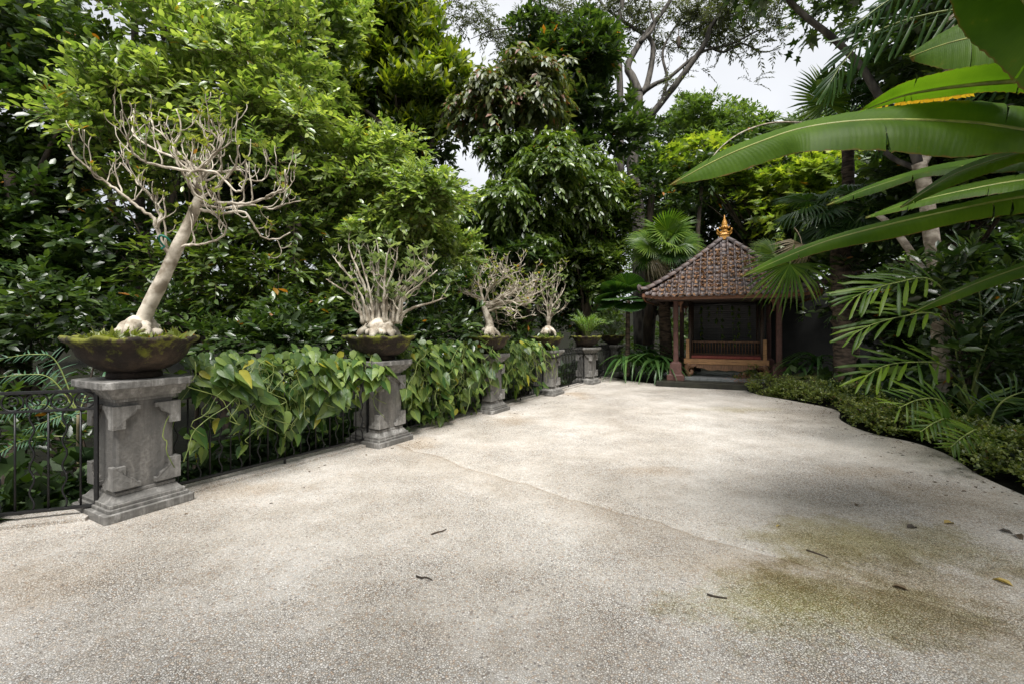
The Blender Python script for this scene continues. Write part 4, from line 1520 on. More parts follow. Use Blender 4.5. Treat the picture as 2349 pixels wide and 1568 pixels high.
# the dense tree with yellow tips, and the neighbours
tree('dense_tree', 'dense dark tree with yellow-green tips rising above the bright bushes', [plobe(880, 130, 17, 180, 110, .9), plobe(930, 60, 17, 120, 90, .9), plobe(860, 250, 16.5, 170, 110, .9), plobe(980, 200, 17, 110, 130, .9)], M['leaf_yellow'], 2600, 0.65, 10, 0.34, nsub=48, f=0.40, tr=0.3, up=0.8, outw=0.6, droop=0.0, lower=0.1, face=0.9, seed=8)
tree('dense_tree', 'light green tree at the top left with small pale leaves', [plobe(700, 80, 13, 110, 110, .9), plobe(690, 230, 12.5, 110, 90, .9), plobe(620, 60, 13.5, 100, 90, .9)], M['leaf_bright'], 900, 0.5, 9, 0.24, nsub=30, seed=9, tr=0.2)
tree('dense_tree', 'shaded tree filling the gap under the yellow-tipped tree', [plobe(860, 330, 19, 210, 130, .7), plobe(980, 420, 18, 160, 150, .7), plobe(720, 380, 15, 160, 150, .6)], M['leaf_dark'], 1500, 0.6, 9, 0.32, nsub=36, seed=10, tr=0.25)
# centre
tree('hanging_leaf_tree', 'dark tree with hanging leaves above the tangled bonsai', [plobe(1180, 400, 13.8, 150, 120, .7), plobe(1290, 470, 14.8, 130, 130, .7), plobe(1180, 540, 13.4, 150, 110, .7), plobe(1330, 590, 16.2, 110, 110, .7)], M['leaf_mid'], 3200, 0.5, 10, 0.20, base=(0.1, 14.2), nsub=46, tpl=LEAF8, droop=0.8, lift=-0.3, seed=11, tr=0.2)
tree('flowering_tree', 'olive tree crown with reddish flower sprays between the dark trees', [plobe(1200, 220, 14.5, 110, 90, .8), plobe(1120, 260, 14.5, 90, 60, .8), plobe(1260, 170, 14.8, 70, 60, .8)], M['leaf_red'], 900, 0.55, 10, 0.27, base=(0.2, 14.8), nsub=30, droop=0.9, lift=-0.3, seed=12, tr=0.18)
tree('broadleaf_tree', 'black-green tree crown left of the tall bare-limbed tree', [plobe(1300, 110, 18.5, 130, 80, .8), plobe(1330, 230, 18, 120, 110, .8), plobe(1390, 310, 17.5, 80, 100, .8), plobe(1240, 150, 19, 90, 70, .8)], M['leaf_dark'], 2200, 0.55, 10, 0.31, base=(2.8, 18.2), nsub=44, seed=13, tr=0.25)
tree('shade_shrub', 'tall dark shrub behind the third and fourth bowls', [plobe(1150, 670, 13.2, 130, 110, .5), plobe(1060, 690, 12, 130, 100, .5), plobe(1290, 690, 16, 110, 100, .4)], M['leaf_dark'], 1300, 0.45, 9, 0.22, base=(0.3, 13.4), nsub=36, seed=14, cat='shrub')
tree('shade_shrub', 'deep green shrub behind the densest creeper', [plobe(1020, 830, 9.9, 120, 110, .4), plobe(1170, 830, 12.6, 70, 80, .5)], M['leaf_dark'], 700, 0.4, 9, 0.2, base=(-1.5, 9.9), nsub=28, seed=15, cat='shrub')
tree('leafy_tree', 'mid green young tree with layered leaves right of the hanging-leaf tree', [plobe(1350, 570, 15.5, 90, 70, .8), plobe(1400, 500, 16, 80, 110, .8), plobe(1320, 640, 15, 90, 60, .8)], M['leaf_mid'], 1200, 0.45, 10, 0.23, base=(2.5, 15.8), nsub=34, lower=0.1, seed=16)
# behind the pavilion
tree('broadleaf_tree', 'dark evergreen crown right behind the gold finial', [plobe(1640, 500, 19, 150, 110, .7), plobe(1760, 560, 18.5, 150, 130, .7), plobe(1580, 400, 21, 120, 100, .7), plobe(1720, 420, 20, 130, 100, .7)], M['leaf_dark'], 2600, 0.5, 10, 0.28, base=(9.6, 19), nsub=48, droop=0.6, seed=17, tr=0.25)
tree('broadleaf_tree', 'loose dark crown around the foot of the tall bare-limbed tree', [plobe(1480, 470, 24, 110, 120, .7), plobe(1420, 560, 24, 110, 110, .7), plobe(1560, 620, 23, 130, 110, .7), plobe(1500, 360, 25, 90, 80, .7)], M['leaf_dark'], 1500, 0.6, 9, 0.32, base=(7.5, 25), nsub=44, f=0.34, seed=18, tr=0.25)
tree('far_tree', 'hazy mid green tree on the skyline right of the tall tree', [plobe(1600, 315, 30, 90, 80, .8), plobe(1570, 260, 31, 50, 45, .8), plobe(1650, 350, 29, 110, 75, .8)], M['leaf_far'], 1800, 0.7, 9, 0.34, nsub=44, seed=19, tr=0.3, bark='bark_grey')
tree('far_tree', 'rounded mid green tree on the skyline nearest the open sky', [plobe(1690, 305, 31, 60, 60, .8), plobe(1740, 350, 31, 90, 70, .8)], M['leaf_far'], 1500, 0.7, 9, 0.34, nsub=40, seed=20, tr=0.3, bark='bark_grey')
tree('far_tree', 'rounded green tree on the skyline behind the fan palm', [plobe(1810, 320, 32, 70, 55, .8), plobe(1880, 340, 32, 90, 75, .8)], M['leaf_far'], 1300, 0.7, 9, 0.34, nsub=36, seed=21, tr=0.3, bark='bark_grey')
# lobed light green leaves over the pavilion
tree('lobed_leaf_tree', 'lime green lobed leaves on arching branches above the gold finial', [plobe(1600, 372, 16.5, 80, 45, .8), plobe(1540, 395, 16.3, 50, 40, .8), plobe(1680, 360, 16.5, 60, 30, .8), plobe(1650, 420, 16.5, 80, 40, .8)], M['leaf_lime'], 210, 0.7, 7, 0.33, base=(11.6, 17.0), nsub=30, tpl=LOBED, twig=0.006, droop=0.5, seed=22, lower=0.1, bark='bark_dark', tr=0.11, wid=1.1)
tree('lobed_leaf_tree', 'yellow-green lobed leaf tree hanging over the right side of the roof', [plobe(1790, 480, 15.6, 90, 90, .7), plobe(1870, 420, 15.2, 90, 90, .7), plobe(1930, 500, 14.6, 90, 90, .6), plobe(1800, 405, 15.5, 80, 50, .7)], M['leaf_lime'], 560, 0.65, 8, 0.27, base=(12.4, 15.6), nsub=44, tpl=LOBED, twig=0.006, droop=0.5, seed=23, bark='bark_dark', tr=0.12, wid=1.1)
tree('lobed_leaf_tree', 'shaded lobed leaf tree behind the drooping banana leaf', [plobe(1830, 540, 17, 130, 120, .6), plobe(1990, 440, 14.5, 130, 130, .6)], M['leaf_mid'], 750, 0.6, 8, 0.32, base=(13.0, 16), nsub=40, tpl=LOBED, droop=0.5, seed=24, bark='bark_dark', tr=0.12, wid=1.1)
# right: the shaded jungle
tree('shade_tree', 'dark jungle tree filling the right edge behind the banana leaves', [plobe(2240, 420, 8.8, 190, 230, .6), plobe(2120, 250, 10.0, 150, 200, .6), plobe(2330, 120, 8.0, 200, 220, .6), plobe(2060, 560, 10.6, 130, 160, .5)], M['leaf_dark'], 1700, 0.5, 9, 0.26, base=(9.2, 9.6), nsub=44, tpl=LEAF8, seed=25)
tree('shade_tree', 'dark undergrowth shrub at the right edge below the banana leaves', [plobe(2270, 700, 7.0, 190, 170, .5), plobe(2090, 730, 10.4, 130, 150, .4), plobe(2330, 900, 6.2, 160, 130, .5), plobe(2270, 880, 7.6, 110, 90, .5)], M['leaf_dark'], 1100, 0.4, 9, 0.2, base=(7.4, 7.4), nsub=40, tpl=LEAF8, seed=26, cat='shrub')
tree('shade_tree', 'high dark canopy tree leaning over the right of the terrace', [(np.array((7.2, 2.0, 6.6)), np.array((2.4, 2.2, 1.2))), (np.array((5.8, -0.4, 6.2)), np.array((2.8, 2.2, 1.2))), (np.array((9.6, 4.6, 6.4)), np.array((2.0, 2.4, 1.6))), (np.array((3.6, -2.3, 6.2)), np.array((3.0, 2.0, 1.1))), (np.array((6.2, 0.6, 4.9)), np.array((1.5, 1.4, .8))), (np.array((-1.6, -2.7, 6.6)), np.array((3.8, 1.8, 1.0))), (np.array((7.2, 3.9, 6.4)), np.array((1.5, 1.5, 1.0)))], M['leaf_dark'], 3200, 0.6, 9, 0.32, base=(8.3, 3.4), nsub=70, f=0.5, seed=27, tr=0.22)  # added out of view; lobes placed to darken the foreground and right side
tree('broadleaf_tree', 'tall shaded tree far behind the leaning bonsai, closing the view', [plobe(330, 430, 15, 330, 230, .5), plobe(620, 480, 15, 230, 200, .5), plobe(120, 560, 14, 260, 200, .5)], M['leaf_dark'], 1500, 0.7, 9, 0.40, base=(-9.5, 15.5), nsub=44, seed=28, tr=0.25)
tree('broadleaf_tree', 'shaded tree far behind the second bowl, closing the view', [plobe(900, 600, 16, 230, 150, .5), plobe(1120, 640, 17, 180, 140, .5)], M['leaf_dark'], 1100, 0.7, 9, 0.40, base=(-3.5, 16.5), nsub=36, seed=29, tr=0.22)
tree('broadleaf_tree', 'dark tree closing the view behind the pale forked trunk', [plobe(2250, 480, 13.5, 260, 230, .4), plobe(2080, 640, 14, 200, 170, .4), plobe(2330, 700, 12, 200, 200, .4)], M['leaf_dark'], 1700, 0.6, 9, 0.34, base=(13.4, 13.6), nsub=50, seed=30, tr=0.2)
# far wood that closes the view
rg = np.random.default_rng(99)
lob = []
for i in range(34):
    x = -34 + 2.3 * i + rg.uniform(-1, 1)
    y = 33 + rg.uniform(-4, 7)
    hh = 4.0 if x < 4 else 3.2
    lob.append((np.array((x, y, hh + rg.uniform(-.8, 1.6))), np.array((2.6, 2.4, 4.6))))
subs = sublobes(rg, lob, 260, 0.42)
pos, d, nz, sz, tw = foliage(rg, subs, 9000, 0.8, 8, 0.42)
tag(link('far_wood', leaves_mesh('far_wood', LEAF2, pos, d, nz, sz), None, M['leaf_far']), 'distant green wood glimpsed between the trunks', 'wood', kind='stuff')


# the tall tree with bare limbs
TY = 22.0
root = empty('tall_tree')
def px_tube(nm, pts, r0, r1, dy=0.0, n=7, m_='bark_grey', Y=TY):
    mb = MB()
    k = len(pts) * 4
    q = catmull(px_path(pts, Y, Y + dy), k)
    mb.tube(q, [r0 + (r1 - r0) * i / k for i in range(k + 1)], n)
    mb.build(nm, M[m_], root)
    return q


px_tube('trunk', [(1470, 800), (1466, 640), (1464, 488), (1452, 400), (1452, 361), (1464, 312), (1464, 215)], 0.34, 0.22, 0, 12)
LB = []
for pts, r0, r1, dy in (([(1459, 318), (1485, 275), (1518, 234), (1567, 171), (1616, 102), (1630, 63), (1660, 20), (1680, -40)], .20, .06, -1.5), ([(1466, 215), (1450, 176), (1440, 151), (1469, 98), (1508, 44), (1538, 0), (1560, -60)], .22, .07, 1.0),
                        ([(1466, 220), (1484, 195), (1498, 122), (1490, 88), (1450, 63), (1391, 20), (1350, -30)], .17, .05, 2.0), ([(1470, 215), (1500, 195), (1538, 176), (1606, 122), (1680, 100), (1740, 70)], .13, .03, -1.0),
                        ([(1423, 420), (1423, 244), (1420, 146), (1415, 73), (1428, 0), (1420, -60)], .19, .10, 0.0), ([(1418, 140), (1372, 98), (1330, 60), (1274, 29), (1220, 0), (1150, -30)], .13, .04, 1.5),
                        ([(1616, 102), (1660, 120), (1700, 100), (1750, 120), (1790, 110)], .07, .02, -1.0), ([(1469, 98), (1500, 60), (1490, 10), (1500, -40)], .1, .03, 1.0), ([(1518, 234), (1530, 180), (1520, 120), (1550, 60), (1590, 10)], .09, .03, 1.0),
                        ([(1606, 122), (1640, 60), (1700, 30), (1750, 20), (1790, -10)], .07, .02, 1.0), ([(1372, 98), (1340, 30), (1350, -20)], .06, .02, -1.0), ([(1274, 29), (1200, 60), (1130, 70), (1080, 90)], .05, .015, 0.5), ([(1464, 240), (1500, 250), (1560, 190), (1580, 120)], .06, .02, 1.5)):
    LB.append(px_tube('limb', pts, r0, r1, dy))
rg = np.random.default_rng(5)
lobes = [plobe(1705, 40, TY - 1, 100, 45), plobe(1740, 105, TY - 1.4, 45, 35), plobe(1640, 20, TY, 90, 40), plobe(1560, 60, TY + 1, 80, 50), plobe(1480, 30, TY + 1, 70, 40), plobe(1100, 55, TY + 1, 70, 50), plobe(1020, 20, TY + 1, 60, 50),
         plobe(1240, 20, TY + 1.5, 90, 35), plobe(1390, 15, TY + 1, 70, 40), plobe(1600, 150, TY, 30, 30), plobe(1770, 60, TY - 1, 50, 45), plobe(1600, 80, TY + 1, 60, 40), plobe(1160, 100, TY + 1, 60, 40), plobe(1545, 225, TY, 40, 25), plobe(1720, 180, TY, 35, 20)]
subs = sublobes(rg, lobes, 130, 0.36)
pos, d, nz, sz, tw = foliage(rg, subs, 1450, 0.75, 12, 0.20, droop=0.45, lift=-0.1, outw=0.6, lower=0.5)
tag(link('crown', leaves_mesh('crown', LEAF2, pos, d, nz, sz, 0.7), root, M['leaf_grey']), kind='stuff')
V, FF = twig_strips(tw, 0.012)
tag(link('twig_spray', np_mesh('twig_spray', V, FF), root, M['bark_grey']), kind='stuff')
settle(root, P(1470, 800, TY))
tag(root, 'tall thin-leaved tree with bare forking grey limbs against the sky', 'tree')


def orient(o, pos, d, nz, s=1.0):
    d = Vector(d).normalized()
    nz = Vector(nz)
    nz = nz - d * nz.dot(d)
    nz = nz.normalized() if nz.length > 1e-5 else d.orthogonal().normalized()
    x = d.cross(nz)
    m_ = Matrix((x, d, nz)).transposed().to_4x4()
    m_.translation = Vector(pos)
    o.matrix_world = m_ @ Matrix.Scale(s, 4)
    return o


def place(name, me, parent, pos, d, nz, s=1.0):
    """a part placed in world space below a root that still stands at the origin"""
    o = bpy.data.objects.new(name, me)
    COL.objects.link(o)
    orient(o, pos, d, nz, s)
    mw = o.matrix_world.copy()
    o.parent = parent
    o.matrix_basis = mw
    return o


# ------------------------------------------------------------------ heart-leaved creeper on the balustrade
def heart_mesh(seed):
    rg = random.Random(seed)
    half = [(0.0, 0.02), (0.14, -0.09), (0.33, -0.05), (0.43, 0.12), (0.40, 0.34), (0.29, 0.58), (0.14, 0.82), (0.0, 1.06)]
    vs, fs = [], []
    n = len(half)
    cup = rg.uniform(-0.05, 0.16)
    bend = rg.uniform(0.05, 0.30)
    def zz(x, y):
        return cup * abs(x) * 1.6 - bend * y * y * 0.6 + 0.02 * math.sin(9 * y + 3 * x) - 0.10 * max(0, abs(x) - 0.25)
    for s in (-1, 1):
        o = len(vs)
        for x, y in half:
            vs.append((s * x, y, zz(x, y)))
        for x, y in half[1:-1]:
            vs.append((s * x * 0.5, y * 0.9 + 0.06, zz(x * .5, y) + 0.015))
        for i in range(1, n - 2):
            f = (o + i, o + i + 1, o + n + i, o + n + i - 1)
            fs.append(f if s > 0 else f[::-1])
        for i in range(1, n - 2):
            f = None
        mids = [len(vs) + j for j in range(n - 2)]
        for x, y in half[1:-1]:
            vs.append((0, y * 0.86 + 0.08, zz(0, y) - 0.012))
        for i in range(n - 3):
            f = (o + n + i, o + n + i + 1, mids[i + 1], mids[i])
            fs.append(f if s > 0 else f[::-1])
        for f in ((o, o + 1, o + n), (o, o + n, mids[0]), (o + n - 2, o + n - 1, o + 2 * n - 3), (o + 2 * n - 3, o + n - 1, mids[-1])):
            fs.append(f if s > 0 else f[::-1])
    me = bpy.data.meshes.new('leaf')
    me.from_pydata(vs, [], fs)
    me.polygons.foreach_set('use_smooth', np.ones(len(fs), bool))
    me.materials.append(M['leaf_vine'])
    return me


HEART = [heart_mesh(i) for i in range(10)]


def creeper(label, a, q, n, zlo, zhi, size, seed, dens, thick=0.30, fill=700):
    """leaves hang over the path side of the railing; dens(u, v) thins them, u along the panel and v from bottom to top"""
    rg = random.Random(seed)
    root = empty('creeper')
    dirn = (q - a).normalized()
    out = -FN
    cnt = 0
    tries = 0
    pts = []
    while cnt < n and tries < n * 40:
        tries += 1
        u, v = rg.random(), rg.random()
        if rg.random() > dens(u, v):
            continue
        bulge = thick * math.sin(min(1, v * 0.9 + 0.1) * math.pi * 0.62) * (0.7 + 0.3 * math.sin(u * 17 + v * 6))
        p = a.lerp(q, u) + Vector((0, 0, zlo + (zhi - zlo) * v + 0.06 * math.sin(u * 13))) + out * (bulge + rg.uniform(-.09, .05))
        if v > 0.86:
            p += FN * rg.uniform(0, 0.35)
        if any((p - o).length < size * 0.30 for o in pts[-120:]):
            continue
        tilt = rg.uniform(0.05, 1.2) if v < 0.75 else rg.uniform(0.5, 1.9)
        d = Vector((0, 0, -1)) + out * tilt * 0.9 + dirn * rg.gauss(0, 0.95)
        nz = out * 0.9 + Vector((0, 0, 0.35 + 0.7 * tilt)) + Vector((rg.gauss(0, .5), rg.gauss(0, .5), rg.gauss(0, .3)))
        place('leaf', rg.choice(HEART), root, p, d, nz, size * rg.choice((0.4, 0.6, 0.75, 0.9, 1.0, 1.1, 1.3, 1.42)))
        pts.append(p)
        cnt += 1
    mb = MB()
    for i in range(34):
        u = rg.random()
        p = a.lerp(q, u) + out * rg.uniform(0.05, 0.34) + Vector((0, 0, zhi * rg.uniform(0.75, 1.0)))
        path = [p]
        for k in range(6):
            p = p + Vector((0, 0, -1)) * (zhi - zlo) / 8 * rg.uniform(.3, 1.2) + dirn * rg.gauss(0, .10) + out * rg.uniform(-.02, .05)
            path.append(p)
        mb.tube(catmull(path, 14), 0.0045, 5)
    mb.build('stem', M['stem_green'], root)
    r2 = np.random.default_rng(seed)
    u, v = r2.random(fill), r2.random(fill)
    ok = np.array([r2.random() < min(1, dens(x, y) * 1.2) for x, y in zip(u, v)])
    u, v = u[ok], v[ok]
    k = len(u)
    base = np.array(a)[None] + (np.array(q) - np.array(a))[None] * u[:, None]
    off = r2.uniform(-0.35, 0.10, k)
    pos = base + np.array(out)[None] * off[:, None] + np.stack([np.zeros(k), np.zeros(k), zlo + (zhi - zlo) * v], 1)
    d = np.array((0, 0, -0.7)) + r2.normal(0, .6, (k, 3))
    nz = np.array(out) * 0.6 + np.array((0, 0, .7)) + r2.normal(0, .5, (k, 3))
    tag(link('inner_foliage', leaves_mesh('inner_foliage', LEAF8, pos, d, nz, size * r2.uniform(.6, 1.0, k), 1.9), root, M['leaf_vine']), kind='stuff')
    settle(root, a.lerp(q, 0.5))
    return tag(root, label, 'creeper', 'heart-leaved creepers on the balustrade')


def top_heavy(lo_edge, amp, f, ph):
    def dens(u, v):
        e = lo_edge + amp * math.sin(u * f + ph)
        return 1.0 if v > e + 0.12 else (0.25 if v > e - 0.1 else 0.07)
    return dens


creeper('heart-leaved creeper with the largest leaves, between the first and second pedestals', PED[0] + FD * 0.30, PED[1] - FD * 0.15, 290, 0.22, 1.32, 0.150, 1, top_heavy(0.40, 0.20, 6.5, 1.2), 0.34, 620)
creeper('dense heart-leaved creeper reaching the paving, between the second and third pedestals', PED[1] + FD * 0.25, PED[2] - FD * 0.15, 290, 0.10, 1.38, 0.155, 2, lambda u, v: 1.0 if v > 0.12 + 0.12 * math.sin(u * 9) else 0.3, 0.40, 800)
creeper('short heart-leaved creeper over the rail, between the third and fourth pedestals', PED[2] + FD * 0.2, PED[3] - FD * 0.05, 190, 0.20, 1.32, 0.16, 3, top_heavy(0.42, 0.22, 5.0, 3.6), 0.34, 420)

# ------------------------------------------------------------------ fan palms
def fan_mesh(seed, nseg=38, spread=4.9, split=0.52, droop=0.25, pet=1.0, dead=False, fold=0.25, mt=None, undivided=False):
    """one fan frond: pleated blade of radius 1 with split tips, hub at the origin, petiole towards -y"""
    rg = random.Random(seed)
    vs, fs = [], []
    da = spread / nseg
    for i in range(nseg):
        a0 = -spread / 2 + i * da
        a1, am = a0 + da, a0 + da / 2
        Rr = (0.86 + 0.14 * math.cos(am * 0.55)) * rg.uniform(0.93, 1.05)
        sp = split * rg.uniform(0.9, 1.1)
        if undivided:
            sp, Rr = 0.93, 1.0 * rg.uniform(.98, 1.02)
        dr = droop * rg.uniform(0.5, 1.6) * (2.2 if dead else 1)
        def pt(a, r, z=0.0):
            zz = fold * abs(math.sin(a / 2)) * r * 0.8 - dr * max(0, r - sp * 0.7) ** 2 * 1.6 - 0.10 * r * r
            return (math.sin(a) * r, math.cos(a) * r, zz + z)
        o = len(vs)
        hw = da * 0.36
        vs += [(0, 0, 0), pt(a0, sp), pt(am, sp, 0.035), pt(a1, sp), pt(am - hw * .8, sp + (Rr - sp) * .5, -.0), pt(am, sp + (Rr - sp) * .5, 0.02), pt(am + hw * .8, sp + (Rr - sp) * .5, 0.0), pt(am + rg.gauss(0, da * .2), Rr)]
        fs += [(o, o + 2, o + 1), (o, o + 3, o + 2), (o + 1, o + 2, o + 5, o + 4), (o + 2, o + 3, o + 6, o + 5), (o + 4, o + 5, o + 7), (o + 5, o + 6, o + 7)]
    me = bpy.data.meshes.new('frond')
    mb = MB()
    mb.v, mb.f = vs, fs
    if pet > 0:
        mb.tube(catmull([(0, 0.02, -0.01), (0, -pet * .35, -0.03), (0, -pet * .7, -.12), (0, -pet, -0.25)], 8), [0.014, 0.015, 0.016, 0.017, 0.018, 0.02, 0.022, 0.025, 0.028], 5)
    me.from_pydata(mb.v, [], mb.f)
    me.materials.append(mt)
    return me


FAN_L = [fan_mesh(i, mt=M['leaf_palm'], droop=0.2 + 0.15 * i) for i in range(3)]
FAN_D = [fan_mesh(10 + i, mt=M['leaf_palm_dark'], droop=0.3 + 0.2 * i) for i in range(3)]
FAN_X = [fan_mesh(20 + i, mt=M['leaf_dead'], droop=0.8, dead=True, nseg=26, spread=3.6) for i in range(2)]
FAN_H = fan_mesh(41, mt=M['leaf_palm'], droop=0.5, split=0.34, nseg=30, spread=3.5, fold=0.5)
FAN_R = [fan_mesh(30 + i, mt=M['leaf_palm_dark'], droop=0.05, undivided=True, nseg=34, spread=4.4, fold=.1, pet=1.3) for i in range(2)]


def fronds(root, top, specs, meshes, rad, facing=0.0):
    """specs: (azimuth deg towards +x from +y, elevation deg, scale, mesh index, roll)"""
    for az, el, s, mi, roll in specs:
        a, e = math.radians(az), math.radians(el)
        d = Vector((math.sin(a) * math.cos(e), math.cos(a) * math.cos(e), math.sin(e)))
        side = Vector((math.cos(a), -math.sin(a), 0))
        nz = side.cross(d) + side * roll + Vector((0, -1, .15)) * facing
        place('frond', meshes[mi % len(meshes)], root, top + d * rad * s * 0.95, d + Vector((0, 0, -0.25)), nz, rad * s)


def palm_trunk(root, pts, r0, r1, m_='bark_palm', skirt=0):
    mb = MB()
    q = catmull(pts, 24)
    mb.tube(q, [(r0 + (r1 - r0) * i / 24) * (1.0 + (0.07 if i % 2 else -0.03)) for i in range(25)], 12)
    if skirt:
        rg = random.Random(4)
        for i in range(skirt):
            k = rg.randint(10, 24)
            a = rg.uniform(0, 6.283)
            d = Vector((math.cos(a), math.sin(a), 0))
            p = q[k] + d * r1 * 0.9
            mb.tube([p, p + d * 0.05 + Vector((0, 0, .10)), p + d * 0.12 + Vector((0, 0, .18))], [0.03, 0.022, 0.010], 5)
    mb.build('trunk', M[m_], root)


# left of the pavilion
fp = P(1522, 640, 14.6)
root = empty('fan_palm')
palm_trunk(root, [P(1530, 850, 14.6), P(1526, 760, 14.6), P(1522, 640, 14.6), P(1520, 590, 14.6)], 0.21, 0.15, skirt=26)
top = P(1522, 582, 14.6)
rg = random.Random(3)
sp = [(180, 62, 1.0, 0, 0), (150, 50, .95, 1, .1), (215, 45, .95, 2, -.2), (90, 40, .9, 0, 0), (270, 35, .9, 1, 0), (120, 20, .85, 2, .2), (240, 15, .85, 0, -.2), (60, 55, .9, 1, 0), (300, 50, .9, 2, 0), (0, 60, .9, 0, 0), (200, 20, .8, 1, 0), (160, 10, .8, 2, 0), (100, 0, .8, 0, .3), (260, -5, .8, 1, -.3), (30, 20, .9, 2, 0), (330, 20, .9, 0, 0)]
fronds(root, top, sp, FAN_L, 0.80, 1.1)
fronds(root, top, [(140, -8, .8, 0, .2), (80, -15, .85, 1, .1), (275, -22, .8, 2, 0), (180, -15, .75, 0, 0), (50, -10, .8, 1, 0)], FAN_D, 0.78)
fronds(root, top, [(238, -20, .70, 0, 0), (222, -42, .72, 1, .2), (118, -14, .4, 1, 0)], FAN_X, 0.78)
settle(root, P(1530, 850, 14.6))
tag(root, 'bright fan palm with withered lower fronds left of the pavilion roof', 'palm')
# round-leaved fan palm
root = empty('round_fan_palm')
base = P(1438, 862, 14.2)
palm_trunk(root, [base, P(1440, 800, 14.2), P(1440, 740, 14.2), P(1442, 690, 14.2)], 0.08, 0.06)
top = P(1442, 690, 14.2)
fronds(root, top, [(250, 40, 1.0, 0, .2), (200, 55, 1.0, 1, 0), (150, 40, .9, 0, -.1), (280, 10, 1.0, 1, .3), (170, 5, .9, 0, 0), (225, 8, 1.0, 1, 0), (60, 45, .9, 0, 0), (320, 45, 1.0, 1, 0), (190, -14, .9, 1, 0), (255, -8, 1.0, 0, 0), (130, 10, .8, 1, 0)], FAN_R, 0.56)
settle(root, base)
tag(root, 'dark palm with round pleated leaves beside the end of the balustrade', 'palm')
# palm with the dark trunk in the hedge; its fronds hang over the roof
root = empty('fan_palm')
base = P(1937, 905, 10.5)
palm_trunk(root, [P(1937, 912, 10.5), P(1936, 780, 10.5), P(1930, 650, 10.5), P(1925, 500, 10.5)], 0.215, 0.19, skirt=40)
top = P(1925, 490, 10.5)
fronds(root, top, [(255, -32, .95, 0, .1), (240, -5, .9, 1, 0), (270, 5, .95, 2, 0), (215, -25, .95, 1, 0), (180, -20, .9, 0, 0), (150, -30, .9, 2, .1), (110, -10, .9, 1, 0), (290, 30, .9, 0, 0), (200, 25, .9, 2, 0)], FAN_D, 0.85)
place('frond', FAN_H, root, P(1812, 606, 9.6), Vector((-.38, -0.30, -0.85)), Vector((-.25, -.85, .40)), 0.98)
place('frond', FAN_L[0], root, P(1775, 580, 10.2), Vector((-.9, -0.2, 0.05)), Vector((-.1, -.75, .5)), 0.55)
place('frond', FAN_X[0], root, P(1840, 560, 9.9), Vector((-.1, -0.4, -1)), Vector((.3, -.9, .2)), 0.5)
settle(root, base)
tag(root, 'fan palm with a thick dark trunk in the low hedge, fronds drooping over the roof', 'palm')
root = empty('fan_palm')
base = Vector((9.4, 12.6, 0.4))
top = P(1945, 270, 11.5)
palm_trunk(root, [base, base.lerp(top, .4) + Vector((.2, 0, 0)), base.lerp(top, .7), top], 0.16, 0.13, skirt=10)
place('frond', FAN_L[0], root, P(1893, 235, 10.5), Vector((-.22, -.1, .95)), Vector((.15, -.95, .2)), 0.95)
place('frond', FAN_D[0], root, P(1960, 225, 10.8), Vector((.25, 0, .95)), Vector((-.3, -.9, .1)), 0.95)
place('frond', FAN_L[2], root, P(1830, 305, 11.0), Vector((-.7, -.1, .5)), Vector((.1, -.8, .5)), 0.7)
fronds(root, top, [(150, 20, .9, 0, 0), (100, 30, .9, 1, 0), (190, 5, .9, 2, 0), (60, 40, .9, 0, 0), (0, 50, .9, 1, 0)], FAN_D, 0.8)
settle(root, base)
tag(root, 'tall fan palm whose backlit green fan stands against the sky', 'palm')

# trunks at the right
root = empty('pale_trunk_tree')
def rt(nm, pts, r0, r1, Y, dy, m_='bark_pale'):
    mb = MB()
    k = len(pts) * 5
    mb.tube(catmull(px_path(pts, Y, Y + dy), k), [r0 + (r1 - r0) * i / k for i in range(k + 1)], 10)
    mb.build(nm, M[m_], root)


rt('trunk', [(2168, 945), (2162, 850), (2155, 740), (2148, 620), (2136, 540), (2123, 440), (2108, 375)], 0.135, 0.105, 7.9, 0)
rt('limb', [(2108, 380), (2085, 320), (2040, 260), (2002, 197), (1969, 146), (1911, 88), (1850, 40), (1808, 0), (1760, -50)], .075, .045, 7.9, 0.6, 'bark_grey')
rt('limb', [(2112, 390), (2060, 370), (2020, 345), (1960, 320)], .05, .03, 7.9, 0.8, 'bark_grey')
rt('limb', [(2110, 385), (2150, 300), (2170, 180), (2180, 60), (2190, -60)], .085, .05, 7.9, 0.4)
rt('limb', [(2150, 650), (2113, 617), (2080, 565), (2041, 516), (2010, 490)], .075, .05, 7.9, 1.0)
rg = np.random.default_rng(61)
lobes = [plobe(1830, 20, 9.2, 70, 40), plobe(1900, 30, 9.2, 70, 40), plobe(2050, 20, 9.0, 110, 50), plobe(2200, 0, 8.7, 120, 60), plobe(1960, -60, 9, 160, 50), plobe(2070, 180, 9.4, 60, 60), plobe(1860, -120, 8, 200, 60), plobe(2150, -150, 7, 250, 80)]
subs = sublobes(rg, lobes, 40, 0.45)
pos, d, nz, sz, tw = foliage(rg, subs, 520, 0.4, 7, 0.22, droop=0.5)
tag(link('crown', leaves_mesh('crown', LOBED, pos, d, nz, sz, 1.1), root, M['leaf_dark']), kind='stuff')
settle(root, P(2168, 945, 7.9))
tag(root, 'tree with a pale slender forked trunk in the jungle at the right', 'tree')
